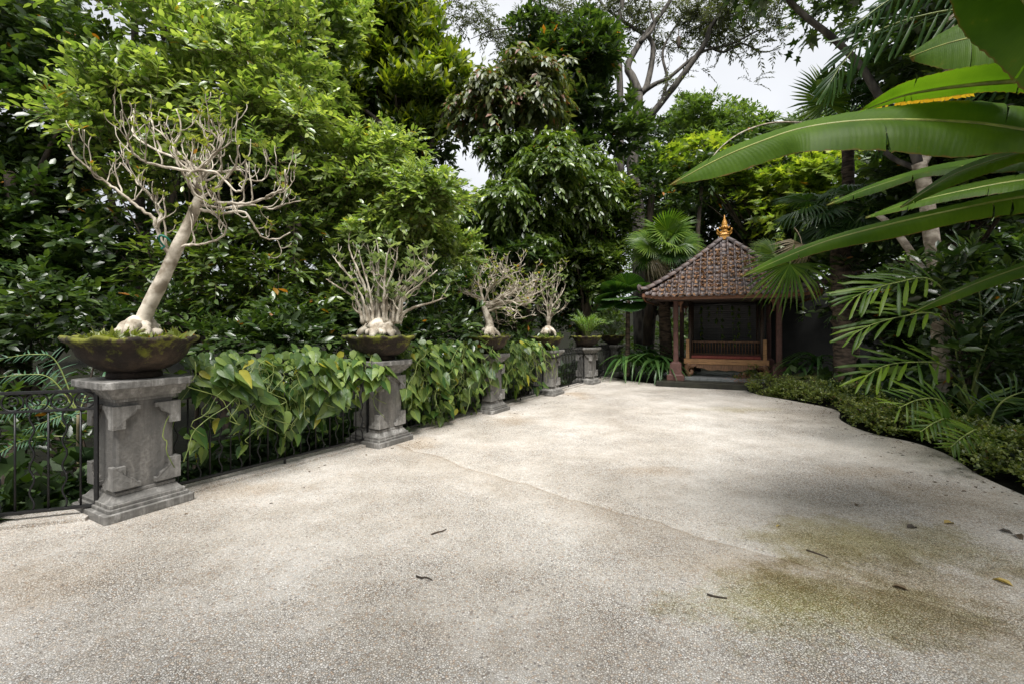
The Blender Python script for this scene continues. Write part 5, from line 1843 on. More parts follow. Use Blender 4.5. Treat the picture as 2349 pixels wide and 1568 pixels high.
for x, lb, r in ((1487, 'thin dark trunk between the round-leaved palm and the pavilion', .15), (1600, 'dark trunk seen through the left side of the pavilion', .1)):
    root = empty('bare_trunk')
    mb = MB()
    mb.tube(catmull([P(x, 850, 15.8), P(x - 3, 760, 15.8), P(x + 4, 680, 15.8), P(x, 560, 15.8), P(x + 10, 420, 15.8)], 16), [r * 1.2 - 0.004 * i for i in range(17)], 9)
    mb.build('trunk', M['bark_dark'], root)
    rg = np.random.default_rng(int(x))
    pos, d, nz, sz, tw = foliage(rg, sublobes(rg, [plobe(x + 10, 420, 15.8, 60, 50)], 10, .5), 160, .4, 8, .22)
    tag(link('crown', leaves_mesh('crown', LEAF4, pos, d, nz, sz), root, M['leaf_dark']), kind='stuff')
    settle(root, P(x, 850, 15.8))
    tag(root, lb, 'tree')

# ------------------------------------------------------------------ banana plant at the right edge
m, t, b = mat('banana_leaf')
uv = nd(t, 'UVMap')
sp_ = nd(t, 'SeparateXYZ')
t.links.new(uv.outputs[0], sp_.inputs[0])
oi = t.nodes.new('ShaderNodeObjectInfo')
n = noise(t, 3.0, 4.0, coords(t))
c = ramp(t, n, [(0.35, (0.050, 0.108, 0.008)), (0.65, (0.090, 0.165, 0.013))])
wv = nd(t, 'TexWave', i_Scale=1.0, i_Distortion=0.6, wave_type='BANDS', bands_direction='X')
mp = nd(t, 'Mapping')
mp.inputs['Scale'].default_value = (26, 1.2, 1)
t.links.new(uv.outputs[0], mp.inputs['Vector'])
t.links.new(mp.outputs[0], wv.inputs['Vector'])
c = mixc(t, math_(t, 'MULTIPLY', wv.outputs['Fac'], 0.10), c, (0.03, 0.085, 0.012))
rib = ramp(t, math_(t, 'ABSOLUTE', math_(t, 'SUBTRACT', sp_.outputs['Y'], 0.5)), [(0.0, (1, 1, 1)), (0.018, (1, 1, 1)), (0.03, (0, 0, 0))])
eg = math_(t, 'MAXIMUM', math_(t, 'MULTIPLY', math_(t, 'ABSOLUTE', math_(t, 'SUBTRACT', sp_.outputs['Y'], 0.5)), 2.0), sp_.outputs['X'])
eg = math_(t, 'ADD', eg, math_(t, 'MULTIPLY', math_(t, 'SUBTRACT', noise(t, 14.0, 6.0, coords(t), .7), 0.5), 0.16))
c = mixc(t, ramp(t, eg, [(0.965, (0, 0, 0)), (1.0, (1, 1, 1))]), c, (0.16, 0.10, 0.03))
bl_ = noise(t, 6.0, 9.0, coords(t), .72)
c = mixc(t, ramp(t, bl_, [(0.62, (0, 0, 0)), (0.70, (.55, .55, .55))]), c, (0.16, 0.16, 0.02))
b.inputs['Roughness'].default_value = 0.48
t.links.new(c, b.inputs['Base Color'])
bump(t, b, wv.outputs['Fac'], 0.10, 0.006)
b.inputs['Specular IOR Level'].default_value = 0.22
trn = t.nodes.new('ShaderNodeBsdfTranslucent')
t.links.new(mixc(t, 1.0, c, (1.6, 1.7, 0.6), 'MULTIPLY'), trn.inputs['Color'])
ms = t.nodes.new('ShaderNodeMixShader')
ms.inputs[0].default_value = 0.5
t.links.new(b.outputs[0], ms.inputs[1])
t.links.new(trn.outputs[0], ms.inputs[2])
t.links.new(ms.outputs[0], t.nodes['Material Output'].inputs['Surface'])
M['banana'] = m
M['midrib'] = paint_mat('banana_midrib', (0.22, 0.24, 0.05), 0.45, 0.3, 8.0, 0.1)
M['banana_stem'] = paint_mat('banana_stem', (0.06, 0.075, 0.02), 0.5, 0.5, 5.0, 0.2, (1, 1, .3))
M['banana_dry'] = leaf_mat('banana_dry', (0.28, 0.15, 0.02), (0.34, 0.22, 0.03), 0.6, 0.4)


def banana_leaf(root, mid, up, lo, Ym, dU, dL, n=60, seed=1, splits=4, dry_edge=False):
    """a leaf from three picture-space lines (midrib, one edge, other edge), root first; dU, dL = how far the edges stand nearer or farther"""
    rg = random.Random(seed)
    def line(pts, dd):
        k = len(pts) - 1
        out = []
        for i, (x, y) in enumerate(pts):
            w_ = i / k
            Yy = Ym[0] + (Ym[1] - Ym[0]) * w_ + dd * math.sin(math.pi * min(1, 0.15 + w_ * 0.85)) 
            out.append(P(x, y, Yy))
        return catmull(out, n)
    a, q, r = line(up, dU), line(mid, 0), line(lo, dL)
    rows = 9
    vs, uvs = [], []
    for i in range(n + 1):
        for k in range(rows):
            w_ = k / (rows - 1)
            if w_ < 0.5:
                s = 1 - w_ * 2
                p = q[i].lerp(a[i], s)
            else:
                s = w_ * 2 - 1
                p = q[i].lerp(r[i], s)
            L = ((a[i] - q[i]).length + (r[i] - q[i]).length) / 2
            nn = (a[i] - q[i]).cross(Vector((1, 0.2, 0)))
            p = p + Vector((0, -0.08, 0.12)) * L * math.sin(math.pi * s) * 0.9
            p = p + Vector((0, -1, 0.3)) * 0.004 * math.sin(i * 2.4 + k) * (s > .3)
            vs.append(p)
            uvs.append((i / n, w_))
    fs = []
    cuts = {}
    for _ in range(splits):
        cuts[rg.randint(5, n - 5)] = rg.choice((0, 1, 1))
    for i in range(n):
        nxt = [(i + 1) * rows + k for k in range(rows)]
        if i in cuts:      # a split from the edge towards the midrib
            dep = rg.uniform(0.05, 0.5)
            for k in range(rows):
                s = abs(k / (rows - 1) - 0.5) * 2
                if (k > rows // 2) == bool(cuts[i]) and k != rows // 2 and s > dep:
                    g_ = (s - dep) / (1 - dep) * rg.uniform(0.35, 0.75)
                    vs.append(vs[(i + 1) * rows + k].lerp(vs[i * rows + k], g_) + Vector((0, 0.01, -0.015)) * g_)
                    uvs.append(((i + 1 - g_) / n, k / (rows - 1)))
                    nxt[k] = len(vs) - 1
        for k in range(rows - 1):
            fs.append((i * rows + k, nxt[k], nxt[k + 1], i * rows + k + 1))
    me = bpy.data.meshes.new('leaf')
    me.from_pydata([tuple(v) for v in vs], [], fs)
    ul = me.uv_layers.new(name='UVMap')
    li = np.zeros(len(me.loops), np.int32)
    me.loops.foreach_get('vertex_index', li)
    ul.data.foreach_set('uv', np.array(uvs, np.float32)[li].ravel())
    me.polygons.foreach_set('use_smooth', np.ones(len(fs), bool))
    o = link('leaf', me, root, M['banana'])
    mb = MB()
    mb.tube([p + Vector((0, -0.004, -0.006)) for p in q], [0.019 * (1 - 0.9 * i / n) + 0.001 for i in range(n + 1)], 6)
    mb.build('midrib', M['midrib'], o)
    if dry_edge:
        mb = MB()
        for i in range(int(n * .45), n - 2):
            if rg.random() < 0.9:
                e0, e1 = r[i], r[i + 1]
                dn = (r[i] - q[i]).normalized()
                l0, l1 = rg.uniform(0.02, 0.06), rg.uniform(0.02, 0.06)
                mb.add([e0, e1, e1 + dn * l1 + Vector((0, .01, 0)), e0 + dn * l0 + Vector((0, .01, 0))], [(0, 1, 2, 3)])
        d_ = mb.build('dry_edge', M['banana_dry'], o, False)
        tag(d_, 'ragged yellow and brown dried edge')
    return o


root = empty('banana_plant')
banana_leaf(root, [(2560, 340), (2349, 300), (2200, 280), (2000, 276), (1850, 292), (1740, 326), (1640, 368), (1536, 424)], [(2560, 300), (2349, 246), (2200, 231), (2080, 248), (1900, 276), (1780, 302), (1650, 350), (1536, 423)],
            [(2560, 390), (2349, 352), (2180, 362), (2020, 346), (1860, 348), (1790, 362), (1660, 404), (1537, 426)], (2.7, 3.6), 0.14, -0.16, seed=2, splits=6)
banana_leaf(root, [(2500, 160), (2349, 182), (2240, 192), (2140, 205), (2060, 222), (1972, 256)], [(2500, 120), (2349, 140), (2260, 148), (2160, 166), (2060, 196), (1973, 252)], [(2500, 220), (2349, 214), (2260, 212), (2150, 226), (2060, 236), (1974, 258)], (2.6, 3.3), -0.15, 0.10, seed=3, dry_edge=True)
banana_leaf(root, [(2620, 330), (2480, 150), (2380, 40), (2300, -60), (2200, -190)], [(2560, 390), (2400, 260), (2290, 150), (2195, 50), (2150, -160)], [(2700, 240), (2600, 60), (2520, -60), (2440, -160), (2220, -230)], (2.0, 2.5), 0.1, -0.1, seed=4)
banana_leaf(root, [(2520, 330), (2349, 360), (2240, 378), (2120, 396), (2000, 430), (1896, 470)], [(2520, 310), (2349, 342), (2240, 366), (2120, 388), (2000, 424), (1896, 469)], [(2520, 362), (2349, 392), (2240, 400), (2120, 408), (2000, 446), (1898, 472)], (2.9, 3.7), 0.20, -0.10, seed=5)
banana_leaf(root, [(2500, 310), (2349, 350), (2260, 375), (2190, 400), (2120, 440), (2064, 476)], [(2500, 290), (2349, 334), (2260, 364), (2180, 396), (2110, 440), (2064, 475)], [(2500, 350), (2349, 372), (2270, 398), (2200, 422), (2130, 452), (2066, 478)], (2.7, 3.2), 0.18, -0.08, seed=6)
banana_leaf(root, [(2560, 430), (2349, 452), (2200, 480), (2040, 515), (1900, 552), (1800, 590), (1702, 634)], [(2560, 405), (2349, 436), (2200, 470), (2040, 507), (1900, 545), (1790, 584), (1701, 632)], [(2560, 470), (2349, 490), (2210, 510), (2060, 545), (1910, 573), (1800, 604), (1703, 636)], (2.8, 4.0), 0.20, -0.08, seed=7)
banana_leaf(root, [(2560, 560), (2440, 588), (2349, 612), (2240, 650), (2160, 684), (2088, 718)], [(2560, 530), (2440, 566), (2349, 600), (2240, 642), (2160, 678), (2088, 716)], [(2560, 590), (2440, 612), (2349, 636), (2250, 668), (2170, 698), (2090, 720)], (2.9, 3.6), 0.1, -0.1, seed=8)
banana_leaf(root, [(2560, 400), (2349, 414), (2200, 440), (2080, 468), (1985, 500)], [(2560, 380), (2349, 400), (2200, 428), (2080, 460), (1985, 498)], [(2560, 440), (2349, 440), (2200, 458), (2080, 482), (1986, 502)], (3.3, 4.0), 0.15, -0.1, seed=9)
banana_leaf(root, [(2500, 60), (2349, 70), (2260, 80), (2170, 100), (2085, 130)], [(2500, -10), (2349, 10), (2260, 30), (2170, 70), (2086, 124)], [(2500, 170), (2349, 160), (2260, 165), (2170, 160), (2090, 140)], (3.2, 3.9), 0.1, -0.1, seed=10)
banana_leaf(root, [(2620, -60), (2480, -200), (2300, -330), (2100, -420), (1900, -430)], [(2660, -150), (2500, -300), (2300, -450), (2090, -520), (1900, -435)], [(2600, 20), (2460, -80), (2300, -190), (2110, -300), (1902, -425)], (2.2, 2.0), 0.2, -0.2, seed=11)
mb = MB()
sb = Vector((4.75, 2.95, -0.05))
mb.tube(catmull([sb, sb + Vector((0.0, 0, .9)), sb + Vector((-.10, -.05, 1.9)), sb + Vector((-.22, -.1, 2.8))], 16), [0.15 - 0.004 * i for i in range(17)], 14)
mb.build('stem', M['banana_stem'], root)
for x, y, Y in ((2560, 340, 2.7), (2500, 160, 2.6), (2620, 330, 2.0), (2520, 330, 2.9), (2500, 310, 2.7), (2560, 430, 2.8), (2560, 560, 2.9), (2560, 400, 3.3), (2500, 60, 3.2), (2620, -60, 2.2)):
    e = P(x, y, Y)
    mb = MB()
    j = Vector((sb.x - .12, sb.y - .05, min(max(e.z - 0.4, 1.0), 2.7)))
    mb.tube(catmull([j, j.lerp(e, .5) + Vector((0, 0, .12)), e], 8), [0.035 - 0.0022 * i for i in range(9)], 7)
    mb.build('leaf_stalk', M['midrib'], root)
settle(root, sb)
tag(root, 'huge banana plant reaching in from the right with broad long leaves', 'banana plant')


# ------------------------------------------------------------------ feathery palms at the right
def leaflet_mesh(seed, blunt=True):
    rg = random.Random(seed)
    vs, fs = [], []
    n = 7
    prof = (0.008, 0.020, 0.030, 0.036, 0.039, 0.038, 0.031, 0.012) if blunt else (0.015, 0.05, 0.06, 0.058, 0.05, 0.038, 0.022, 0.004)
    for i in range(n + 1):
        y = i / n
        z = -rg.uniform(.14, .30) * y * y
        vs += [(-prof[i], y, z - 0.25 * prof[i]), (0, y + (0.02 if i == n and not blunt else 0), z), (prof[i], y - (0.03 if i == n else 0), z - 0.25 * prof[i])]
    for i in range(n):
        for k in range(2):
            fs.append((i * 3 + k, i * 3 + k + 1, i * 3 + k + 4, i * 3 + k + 3))
    me = bpy.data.meshes.new('leaflet')
    me.from_pydata(vs, [], fs)
    me.polygons.foreach_set('use_smooth', np.ones(len(fs), bool))
    return me


def leaflets(mt, blunt):
    out = []
    for i in range(3):
        me = leaflet_mesh(i, blunt)
        me.materials.append(mt)
        out.append(me)
    return out


LF_B, LF_D, LF_T = leaflets(M['leaf_frond'], True), leaflets(M['leaf_palm_dark'], True), leaflets(M['leaf_frond'], False)


def pinnate(root, path, n, L, meshes, seed, lift=0.35, back=0.5, start=0.15, rr=0.012, hang=0.2, face=Vector((0, -.6, .8))):
    rg = random.Random(seed)
    q = catmull(path, 40)
    mb = MB()
    mb.tube(q, [rr * (1 - 0.8 * i / 40) + .002 for i in range(41)], 6)
    fr = mb.build('frond', M['stem_green'], root)
    for i in range(n):
        t_ = start + (1 - start) * (i + 0.5) / n
        k = min(39, int(t_ * 40))
        p = q[k].lerp(q[k + 1], t_ * 40 - k)
        d = (q[k + 1] - q[k]).normalized()
        s = d.cross(face).normalized()
        ll = L * (0.55 + 0.45 * math.sin(math.pi * min(1, 0.2 + t_ * 0.75))) * rg.uniform(.85, 1.12)
        for sg in (-1, 1):
            ld = s * sg * (1.05 - 0.7 * t_ ** 4) + d * back * (1 + t_) + Vector((0, 0, lift - hang)) + Vector((rg.gauss(0, .14), rg.gauss(0, .14), rg.gauss(0, .2)))
            nz = face - s * sg * lift
            place('leaflet', rg.choice(meshes), fr, p, ld, nz, ll)
    return fr


root = empty('feather_palm')
pinnate(root, [P(2190, 690, 6.6), P(2130, 640, 6.5), P(2060, 648, 6.4), P(2000, 664, 6.3), P(1955, 684, 6.2)], 11, 0.62, LF_B, 1, back=1.0)
pinnate(root, [P(2200, 760, 6.6), P(2140, 720, 6.4), P(2070, 726, 6.2), P(2000, 745, 6.1), P(1955, 768, 6.0)], 9, 0.6, LF_B, 2, back=1.3)
pinnate(root, [P(2210, 880, 6.6), P(2160, 836, 6.4), P(2090, 830, 6.2), P(2030, 838, 6.1), P(1985, 862, 6.0)], 10, 0.58, LF_B, 3, back=.9)
pinnate(root, [P(2230, 930, 6.6), P(2200, 840, 6.8), P(2180, 740, 7.0), P(2150, 660, 7.2), P(2090, 620, 7.4)], 16, 0.45, LF_D, 4)
pinnate(root, [P(2230, 900, 6.6), P(2260, 800, 6.4), P(2300, 720, 6.2), P(2360, 680, 6.0)], 16, 0.45, LF_D, 5)
pinnate(root, [P(2230, 900, 6.6), P(2250, 760, 6.6), P(2240, 640, 6.6), P(2200, 560, 6.6)], 18, 0.5, LF_D, 6)
mb = MB()
for x in (2190, 2210, 2240):
    mb.tube(catmull([P(2225, 1010, 6.7), P(2222, 960, 6.7), P(x, 880, 6.6)], 8), 0.03, 7)
mb.build('stem', M['stem_green'], root)
settle(root, P(2225, 1010, 6.7))
tag(root, 'clump of feather palm with blunt yellow-green leaflets, right of the dark trunk', 'palm')
root = empty('feather_palm')
pinnate(root, [P(2210, 985, 5.9), P(2160, 920, 5.8), P(2110, 915, 5.7), P(2060, 935, 5.6)], 10, 0.44, LF_B, 11, back=.5)
pinnate(root, [P(2210, 985, 5.9), P(2230, 930, 5.8), P(2270, 915, 5.6), P(2330, 925, 5.4)], 12, 0.42, LF_T, 12, back=.8)
pinnate(root, [P(2210, 985, 5.9), P(2180, 960, 5.6), P(2150, 965, 5.4), P(2110, 990, 5.3)], 11, 0.30, LF_T, 13)
pinnate(root, [P(2230, 1010, 5.5), P(2240, 985, 5.2), P(2210, 1000, 5.0), P(2180, 1025, 4.9)], 12, 0.26, LF_T, 14)
pinnate(root, [P(2260, 1000, 5.4), P(2290, 930, 5.3), P(2340, 900, 5.2), P(2400, 900, 5.1)], 12, 0.34, LF_D, 15)
settle(root, G(2225, 1020))
tag(root, 'low feather palm with bright spread leaflets above the end of the hedge', 'palm')
root = empty('feather_palm')
pinnate(root, [P(2420, 60, 5.2), P(2250, 20, 5.4), P(2100, 40, 5.6), P(1990, 85, 5.8), P(1930, 150, 5.9), P(1905, 190, 5.9)], 22, 0.52, LF_D, 21, lift=0.0, hang=.75, face=Vector((0, -.9, .4)))
pinnate(root, [P(2420, 60, 5.2), P(2300, -60, 5.2), P(2150, -60, 5.4), P(2040, 0, 5.6), P(1960, 60, 5.7)], 20, 0.5, LF_D, 22, lift=0.0, hang=.7, face=Vector((0, -.9, .4)))
pinnate(root, [P(2420, 60, 5.2), P(2300, 180, 5.6), P(2180, 210, 6.0), P(2080, 260, 6.3), P(2010, 330, 6.4)], 20, 0.5, LF_D, 23, lift=0.0, hang=.7, face=Vector((0, -.9, .4)))
mb = MB()
mb.tube(catmull([Vector((6.4, 5.0, 0.0)), Vector((6.3, 5.1, 2.2)), P(2420, 60, 5.2)], 12), [0.11 - .004 * i for i in range(13)], 9)
mb.build('trunk', M['bark_dark'], root)
settle(root, Vector((6.4, 5.0, 0.0)))
tag(root, 'dark feather palm fronds hanging against the sky at the upper right', 'palm')


# big soft leaves at the dark trunk's foot
def broad_leaf(mt, seed):
    rg = random.Random(seed)
    vs, fs = [], []
    n = 9
    for i in range(n + 1):
        y = i / n
        wd = 0.33 * math.sin(math.pi * (0.06 + 0.94 * y) ** 0.75) + 0.004
        for k in range(5):
            x = (k - 2) / 2 * wd
            vs.append((x, y, -0.35 * y * y + 0.10 * abs(x) + 0.02 * math.sin(i * 2.2) * abs(k - 2)))
    for i in range(n):
        for k in range(4):
            fs.append((i * 5 + k, i * 5 + k + 1, i * 5 + k + 6, i * 5 + k + 5))
    me = bpy.data.meshes.new('leaf')
    me.from_pydata(vs, [], fs)
    me.polygons.foreach_set('use_smooth', np.ones(len(fs), bool))
    me.materials.append(mt)
    return me


BL = [broad_leaf(M['leaf_mid'], i) for i in range(2)]
root = empty('broad_leaf_plant')
c = P(2010, 905, 9.4)
rg = random.Random(2)
for i in range(11):
    a = math.radians(rg.uniform(150, 330))
    d = Vector((math.cos(a) * 1, math.sin(a) * .8, rg.uniform(.1, .7)))
    place('leaf', BL[i % 2], root, c + Vector((rg.uniform(-.25, .25), rg.uniform(-.2, .2), rg.uniform(0, .45))), d, Vector((0, -.3, 1)), rg.uniform(.5, .75))
settle(root, P(2010, 925, 9.4))
tag(root, 'shade plant with big soft leaves just right of the dark palm trunk', 'plant')


# ------------------------------------------------------------------ strap-leaved plants, cycad-like plant
def strap_mesh(seed, mt):
    rg = random.Random(seed)
    vs, fs = [], []
    n = 10
    rise, bend = rg.uniform(.75, 1.0), rg.uniform(1.0, 1.5)
    for i in range(n + 1):
        u = i / n
        wd = 0.045 * math.sin(math.pi * (0.10 + 0.9 * u) ** 0.8) + 0.002
        y = 0.85 * u ** 1.1
        z = rise * u - bend * u ** 2.2
        vs += [(-wd, y, z + 0.015), (0, y, z), (wd, y, z + 0.015)]
    for i in range(n):
        for k in range(2):
            fs.append((i * 3 + k, i * 3 + k + 1, i * 3 + k + 4, i * 3 + k + 3))
    me = bpy.data.meshes.new('leaf')
    me.from_pydata(vs, [], fs)
    me.polygons.foreach_set('use_smooth', np.ones(len(fs), bool))
    me.materials.append(mt)
    return me


ST = [strap_mesh(i, M['leaf_strap']) for i in range(4)]


def strap_plant(px, py, Y, size, n, seed, label, zlift=0.0):
    root = empty('strap_plant')
    c = P(px, py, Y)
    rg = random.Random(seed)
    for i in range(n):
        a = rg.uniform(0, 6.283)
        place('leaf', rg.choice(ST), root, c + Vector((rg.uniform(-.06, .06), rg.uniform(-.06, .06), zlift)), Vector((math.cos(a), math.sin(a), rg.uniform(-.1, .7))), Vector((0, 0, 1)), size * rg.uniform(.7, 1.15))
    settle(root, c)
    return tag(root, label, 'plant', 'strap-leaved plants round the pavilion')


for i, (x, y, Y, s, lb) in enumerate(((1436, 836, 14.3, 1.12, 'strap-leaved plant nearest the end of the balustrade'), (1466, 838, 14.1, 1.2, 'second strap-leaved plant from the balustrade, arching over the dark edge'),
                                      (1500, 842, 13.8, 1.2, 'strap-leaved plant in the middle of the row left of the pavilion'), (1526, 846, 13.6, 1.0, 'strap-leaved plant against the left front column'),
                                      (1480, 822, 14.9, 1.2, 'strap-leaved plant at the back of the row left of the pavilion'))):
    strap_plant(x, y, Y, s, 34, i, lb)
strap_plant(1828, 848, 11.6, .75, 26, 8, 'dark strap-leaved plant right of the right front column')
strap_plant(1875, 840, 11.4, .95, 30, 9, 'dark strap-leaved plant above the mossy mound')
strap_plant(1805, 858, 11.7, .35, 16, 10, 'small fern-like tuft at the foot of the right front column')


def glossy_fronds(i, n, L, label, mt):
    c, r = BW[i]
    root = empty('glossy_pot_plant')
    ms_ = leaflets(mt, False)
    rg = random.Random(i)
    for k in range(n):
        a = 6.283 * k / n + rg.uniform(-.2, .2)
        ti = rg.uniform(.15, .95)
        d = Vector((math.cos(a), math.sin(a), 0))
        p0 = c + d * 0.06 + Vector((0, 0, -.03))
        LL = L * rg.uniform(.75, 1.1)
        path = [p0, p0 + d * LL * ti * .25 + Vector((0, 0, LL * .4)), p0 + d * LL * ti * .6 + Vector((0, 0, LL * (.75 - .1 * ti))), p0 + d * LL * ti * 1.0 + Vector((0, 0, LL * (0.95 - .35 * ti)))]
        pinnate(root, path, 9, 0.17, [q for q in ms_], 100 + k, lift=.3, back=.8, rr=.01, hang=0)
    settle(root, c)
    return tag(root, label, 'potted plant')


glossy_fronds(4, 22, 0.80, 'bright upright plant with glossy feathered stems in the moss-free bowl', M['leaf_fern'])
glossy_fronds(5, 14, 0.55, 'dim feathered plant in the bowl in deep shade', M['leaf_dark'])

# ------------------------------------------------------------------ low hedge, mound
m, t, b = mat('moss')
n = noise(t, 2.5, 7.0, coords(t), .6)
t.links.new(ramp(t, n, [(0.35, (0.020, 0.018, 0.010)), (0.52, (0.045, 0.055, 0.010)), (0.7, (0.11, 0.12, 0.015))]), b.inputs['Base Color'])
b.inputs['Roughness'].default_value = 0.95
bump(t, b, noise(t, 40.0, 5.0, coords(t)), 1.0, 0.03)
M['moss'] = m
mb = MB()
c = P(1885, 905, 10.9)
mb.blob((c.x + .2, c.y + .3, -0.1), (1.55, 1.0, 0.62), 28, 16, 0.05)
tag(mb.build('mossy_mound', M['moss']), 'mossy earth mound behind the hedge, beside the pavilion', 'mound', kind='structure')

hedge = []
for i, k in enumerate((0, 4, 8, 11, 14, 17, 20, 23, 26, 29, 32, 36, 40)):
    q, q2 = e_right[max(k - 1, 0)], e_right[min(k + 1, 40)]
    tn = (q2 - q).normalized()
    c = e_right[k] + Vector((-tn.y, tn.x, 0)) * 0.36 * (1 if (-tn.y) > 0 else -1)
    hedge.append((c, .46 + .05 * math.sin(i * 2.1), .40 + .05 * math.cos(i * 1.7)))
hl = ['reddish end shrub of the low hedge, nearest the grey slab', 'low hedge shrub just right of the reddish end shrub', 'pale low hedge shrub in front of the mossy mound', 'low hedge shrub below the mossy mound', 'low hedge shrub touching the left of the dark palm trunk',
      'low hedge shrub touching the right of the dark palm trunk', 'low hedge shrub bulging out over the paving at the bend', 'low hedge shrub just right of the bend in the paving', 'low hedge shrub midway between the bend and the pale trunk', 'low hedge shrub left of the pale trunk',
      'dark low hedge shrub under the bright spread leaflets', 'shaded low hedge shrub right of the bright spread leaflets', 'last low hedge shrub, almost black at the right edge']
for i, ((c, r, h), lb) in enumerate(zip(hedge, hl)):
    rg = np.random.default_rng(300 + i)
    c = c.copy()
    c.z = 0.10
    big = (np.array(c), np.array((r, r * 0.85, h)))
    subs = sublobes(rg, [big], 26, 0.30, 0.9) + [(np.array(c), np.array((r * .8, r * .7, h * .8)))]
    pos, d, nz, sz, tw = foliage(rg, subs, 620, 0.09, 6, 0.042, up=0.5, shell=(.6, 1.0), lower=.3, droop=.1)
    ok = pos[:, 2] > 0.0
    root = empty('hedge_shrub')
    me = leaves_mesh('foliage', LEAF4, pos[ok], d[ok], nz[ok], sz[ok], 1.5)
    tag(link('foliage', me, root, M['leaf_hedge']), kind='stuff')
    mb = MB()
    for k in range(7):
        a = rg.uniform(0, 6.28)
        e = c + Vector((math.cos(a) * r * .6, math.sin(a) * r * .5, h * .5))
        mb.tube([Vector((c.x, c.y, -.03)), Vector((c.x, c.y, .08)).lerp(e, .5), e], [.014, .01, .005], 5)
    mb.build('stem', M['bark_dark'], root)
    settle(root, Vector((c.x, c.y, -0.03)))
    tag(root, lb, 'shrub', 'low hedge along the paving')
# reddish young leaves on the hedge's end shrub
rg = np.random.default_rng(8)
c = P(1706, 868, 12.2)
pos = np.array(c) + rg.normal(0, 1, (160, 3)) * np.array((.16, .12, .07))
M['leaf_pink'] = leaf_mat('leaf_pink', (0.20, 0.07, 0.045), (0.34, 0.14, 0.09), 0.5, 0.2)
o = link('red_shoots', leaves_mesh('red_shoots', LEAF4, pos, rand_dirs(rg, 160) + np.array((0, 0, .6)), rand_dirs(rg, 160), rg.uniform(.03, .05, 160), 1.3), bpy.data.objects['hedge_shrub'], M['leaf_pink'])
o.matrix_parent_inverse = Matrix.Translation(-bpy.data.objects['hedge_shrub'].location)
tag(o, kind='stuff')

# bromeliads on the dark trunk
for px, py, Y, s, lb in ((1915, 735, 10.2, .30, 'bright bromeliad on the dark palm trunk, at bench height'), (1928, 650, 10.2, .22, 'small bromeliad high on the dark palm trunk')):
    root = empty('bromeliad')
    c = P(px, py, Y)
    rg = random.Random(px)
    for i in range(16):
        a = rg.uniform(0, 6.283)
        place('leaf', rg.choice(ST), root, c, Vector((math.cos(a) - .5, math.sin(a) - .5, rg.uniform(.2, 1))), Vector((0, 0, 1)), s * rg.uniform(.7, 1.2))
    settle(root, c)
    tag(root, lb, 'bromeliad')

# hanging creeper in front of the blind
root = empty('hanging_creeper')
rg = random.Random(14)
small = [h for h in HEART]
for i in range(9):
    x = -0.95 + 0.24 * i + rg.uniform(-.08, .08)
    ln_ = rg.choice((.35, .5, .7, 1.0, 1.3))
    p = PM @ Vector((x, 1.02, 2.32))
    mb = MB()
    pts = [p + Vector((rg.gauss(0, .02), rg.gauss(0, .015), -ln_ * k / 6)) for k in range(7)]
    mb.tube(catmull(pts, 14), .004, 5)
    st = mb.build('stem', M['stem_green'], root)
    for k in range(int(ln_ * 15)):
        q = pts[0].lerp(pts[-1], rg.random())
        place('leaf', rg.choice(small), root, q, Vector((rg.gauss(0, .5), -.3, -.8)), Vector((rg.gauss(0, .4), -1, .6)), rg.uniform(.06, .11))
settle(root, PM @ Vector((0, 1.02, 2.32)))
tag(root, 'thin creeper strands hanging in front of the black blind', 'creeper')

# feathery leaves behind the railing at the left edge
root = empty('feathery_shrub')
MI = leaflets(M['leaf_mimosa'], False)
for k, pts in enumerate(([P(180, 950, 4.9), P(120, 870, 4.8), P(60, 858, 4.7), P(-40, 870, 4.6)], [P(180, 950, 4.9), P(130, 830, 4.9), P(80, 812, 4.8), P(0, 822, 4.7)], [P(150, 980, 4.9), P(110, 930, 4.8), P(60, 935, 4.7), P(-20, 955, 4.6)],
                         [P(150, 980, 4.9), P(160, 950, 4.7), P(120, 960, 4.6), P(60, 985, 4.5)], [P(180, 950, 4.9), P(200, 900, 5.0), P(230, 870, 5.1), P(260, 850, 5.2)], [P(150, 1000, 4.9), P(90, 1000, 4.8), P(30, 1020, 4.7), P(-40, 1060, 4.6)])):
    pinnate(root, pts, 17, 0.13, MI, 200 + k, lift=.1, back=.3, rr=.006, hang=.1)
mb = MB()
mb.tube(catmull([P(190, 1190, 5.0), P(180, 1050, 4.95), P(180, 950, 4.9)], 8), .016, 7)
mb.build('stem', M['twig'], root)
settle(root, P(190, 1190, 5.0))
tag(root, 'shrub with feathery blue-green leaves behind the railing at the left edge', 'shrub')

# a dead stalk arching above the lime leaves, and a nest in the tall tree
mb = MB()
q = catmull(px_path([(1622, 382), (1650, 342), (1700, 305), (1765, 283), (1830, 281), (1890, 290), (1960, 312), (2040, 350)], 7.2, 8.6), 40)
mb.tube(q, [0.007 + 0.012 * i / 40 for i in range(41)], 7)
tag(mb.build('dead_stalk', M['bark_pale']), 'long bare grey stalk arching above the lime green leaves', 'branch')
mb = MB()
c = P(1557, 97, 21.6)
mb.blob(c, (0.11, 0.10, 0.30), 10, 8, .15)
mb.tube([c + Vector((0, 0, .25)), c + Vector((0.02, 0.1, .75))], 0.02, 5)
tag(mb.build('hanging_nest', M['bark_dark']), 'small dark nest hanging under a limb of the tall tree', 'nest')

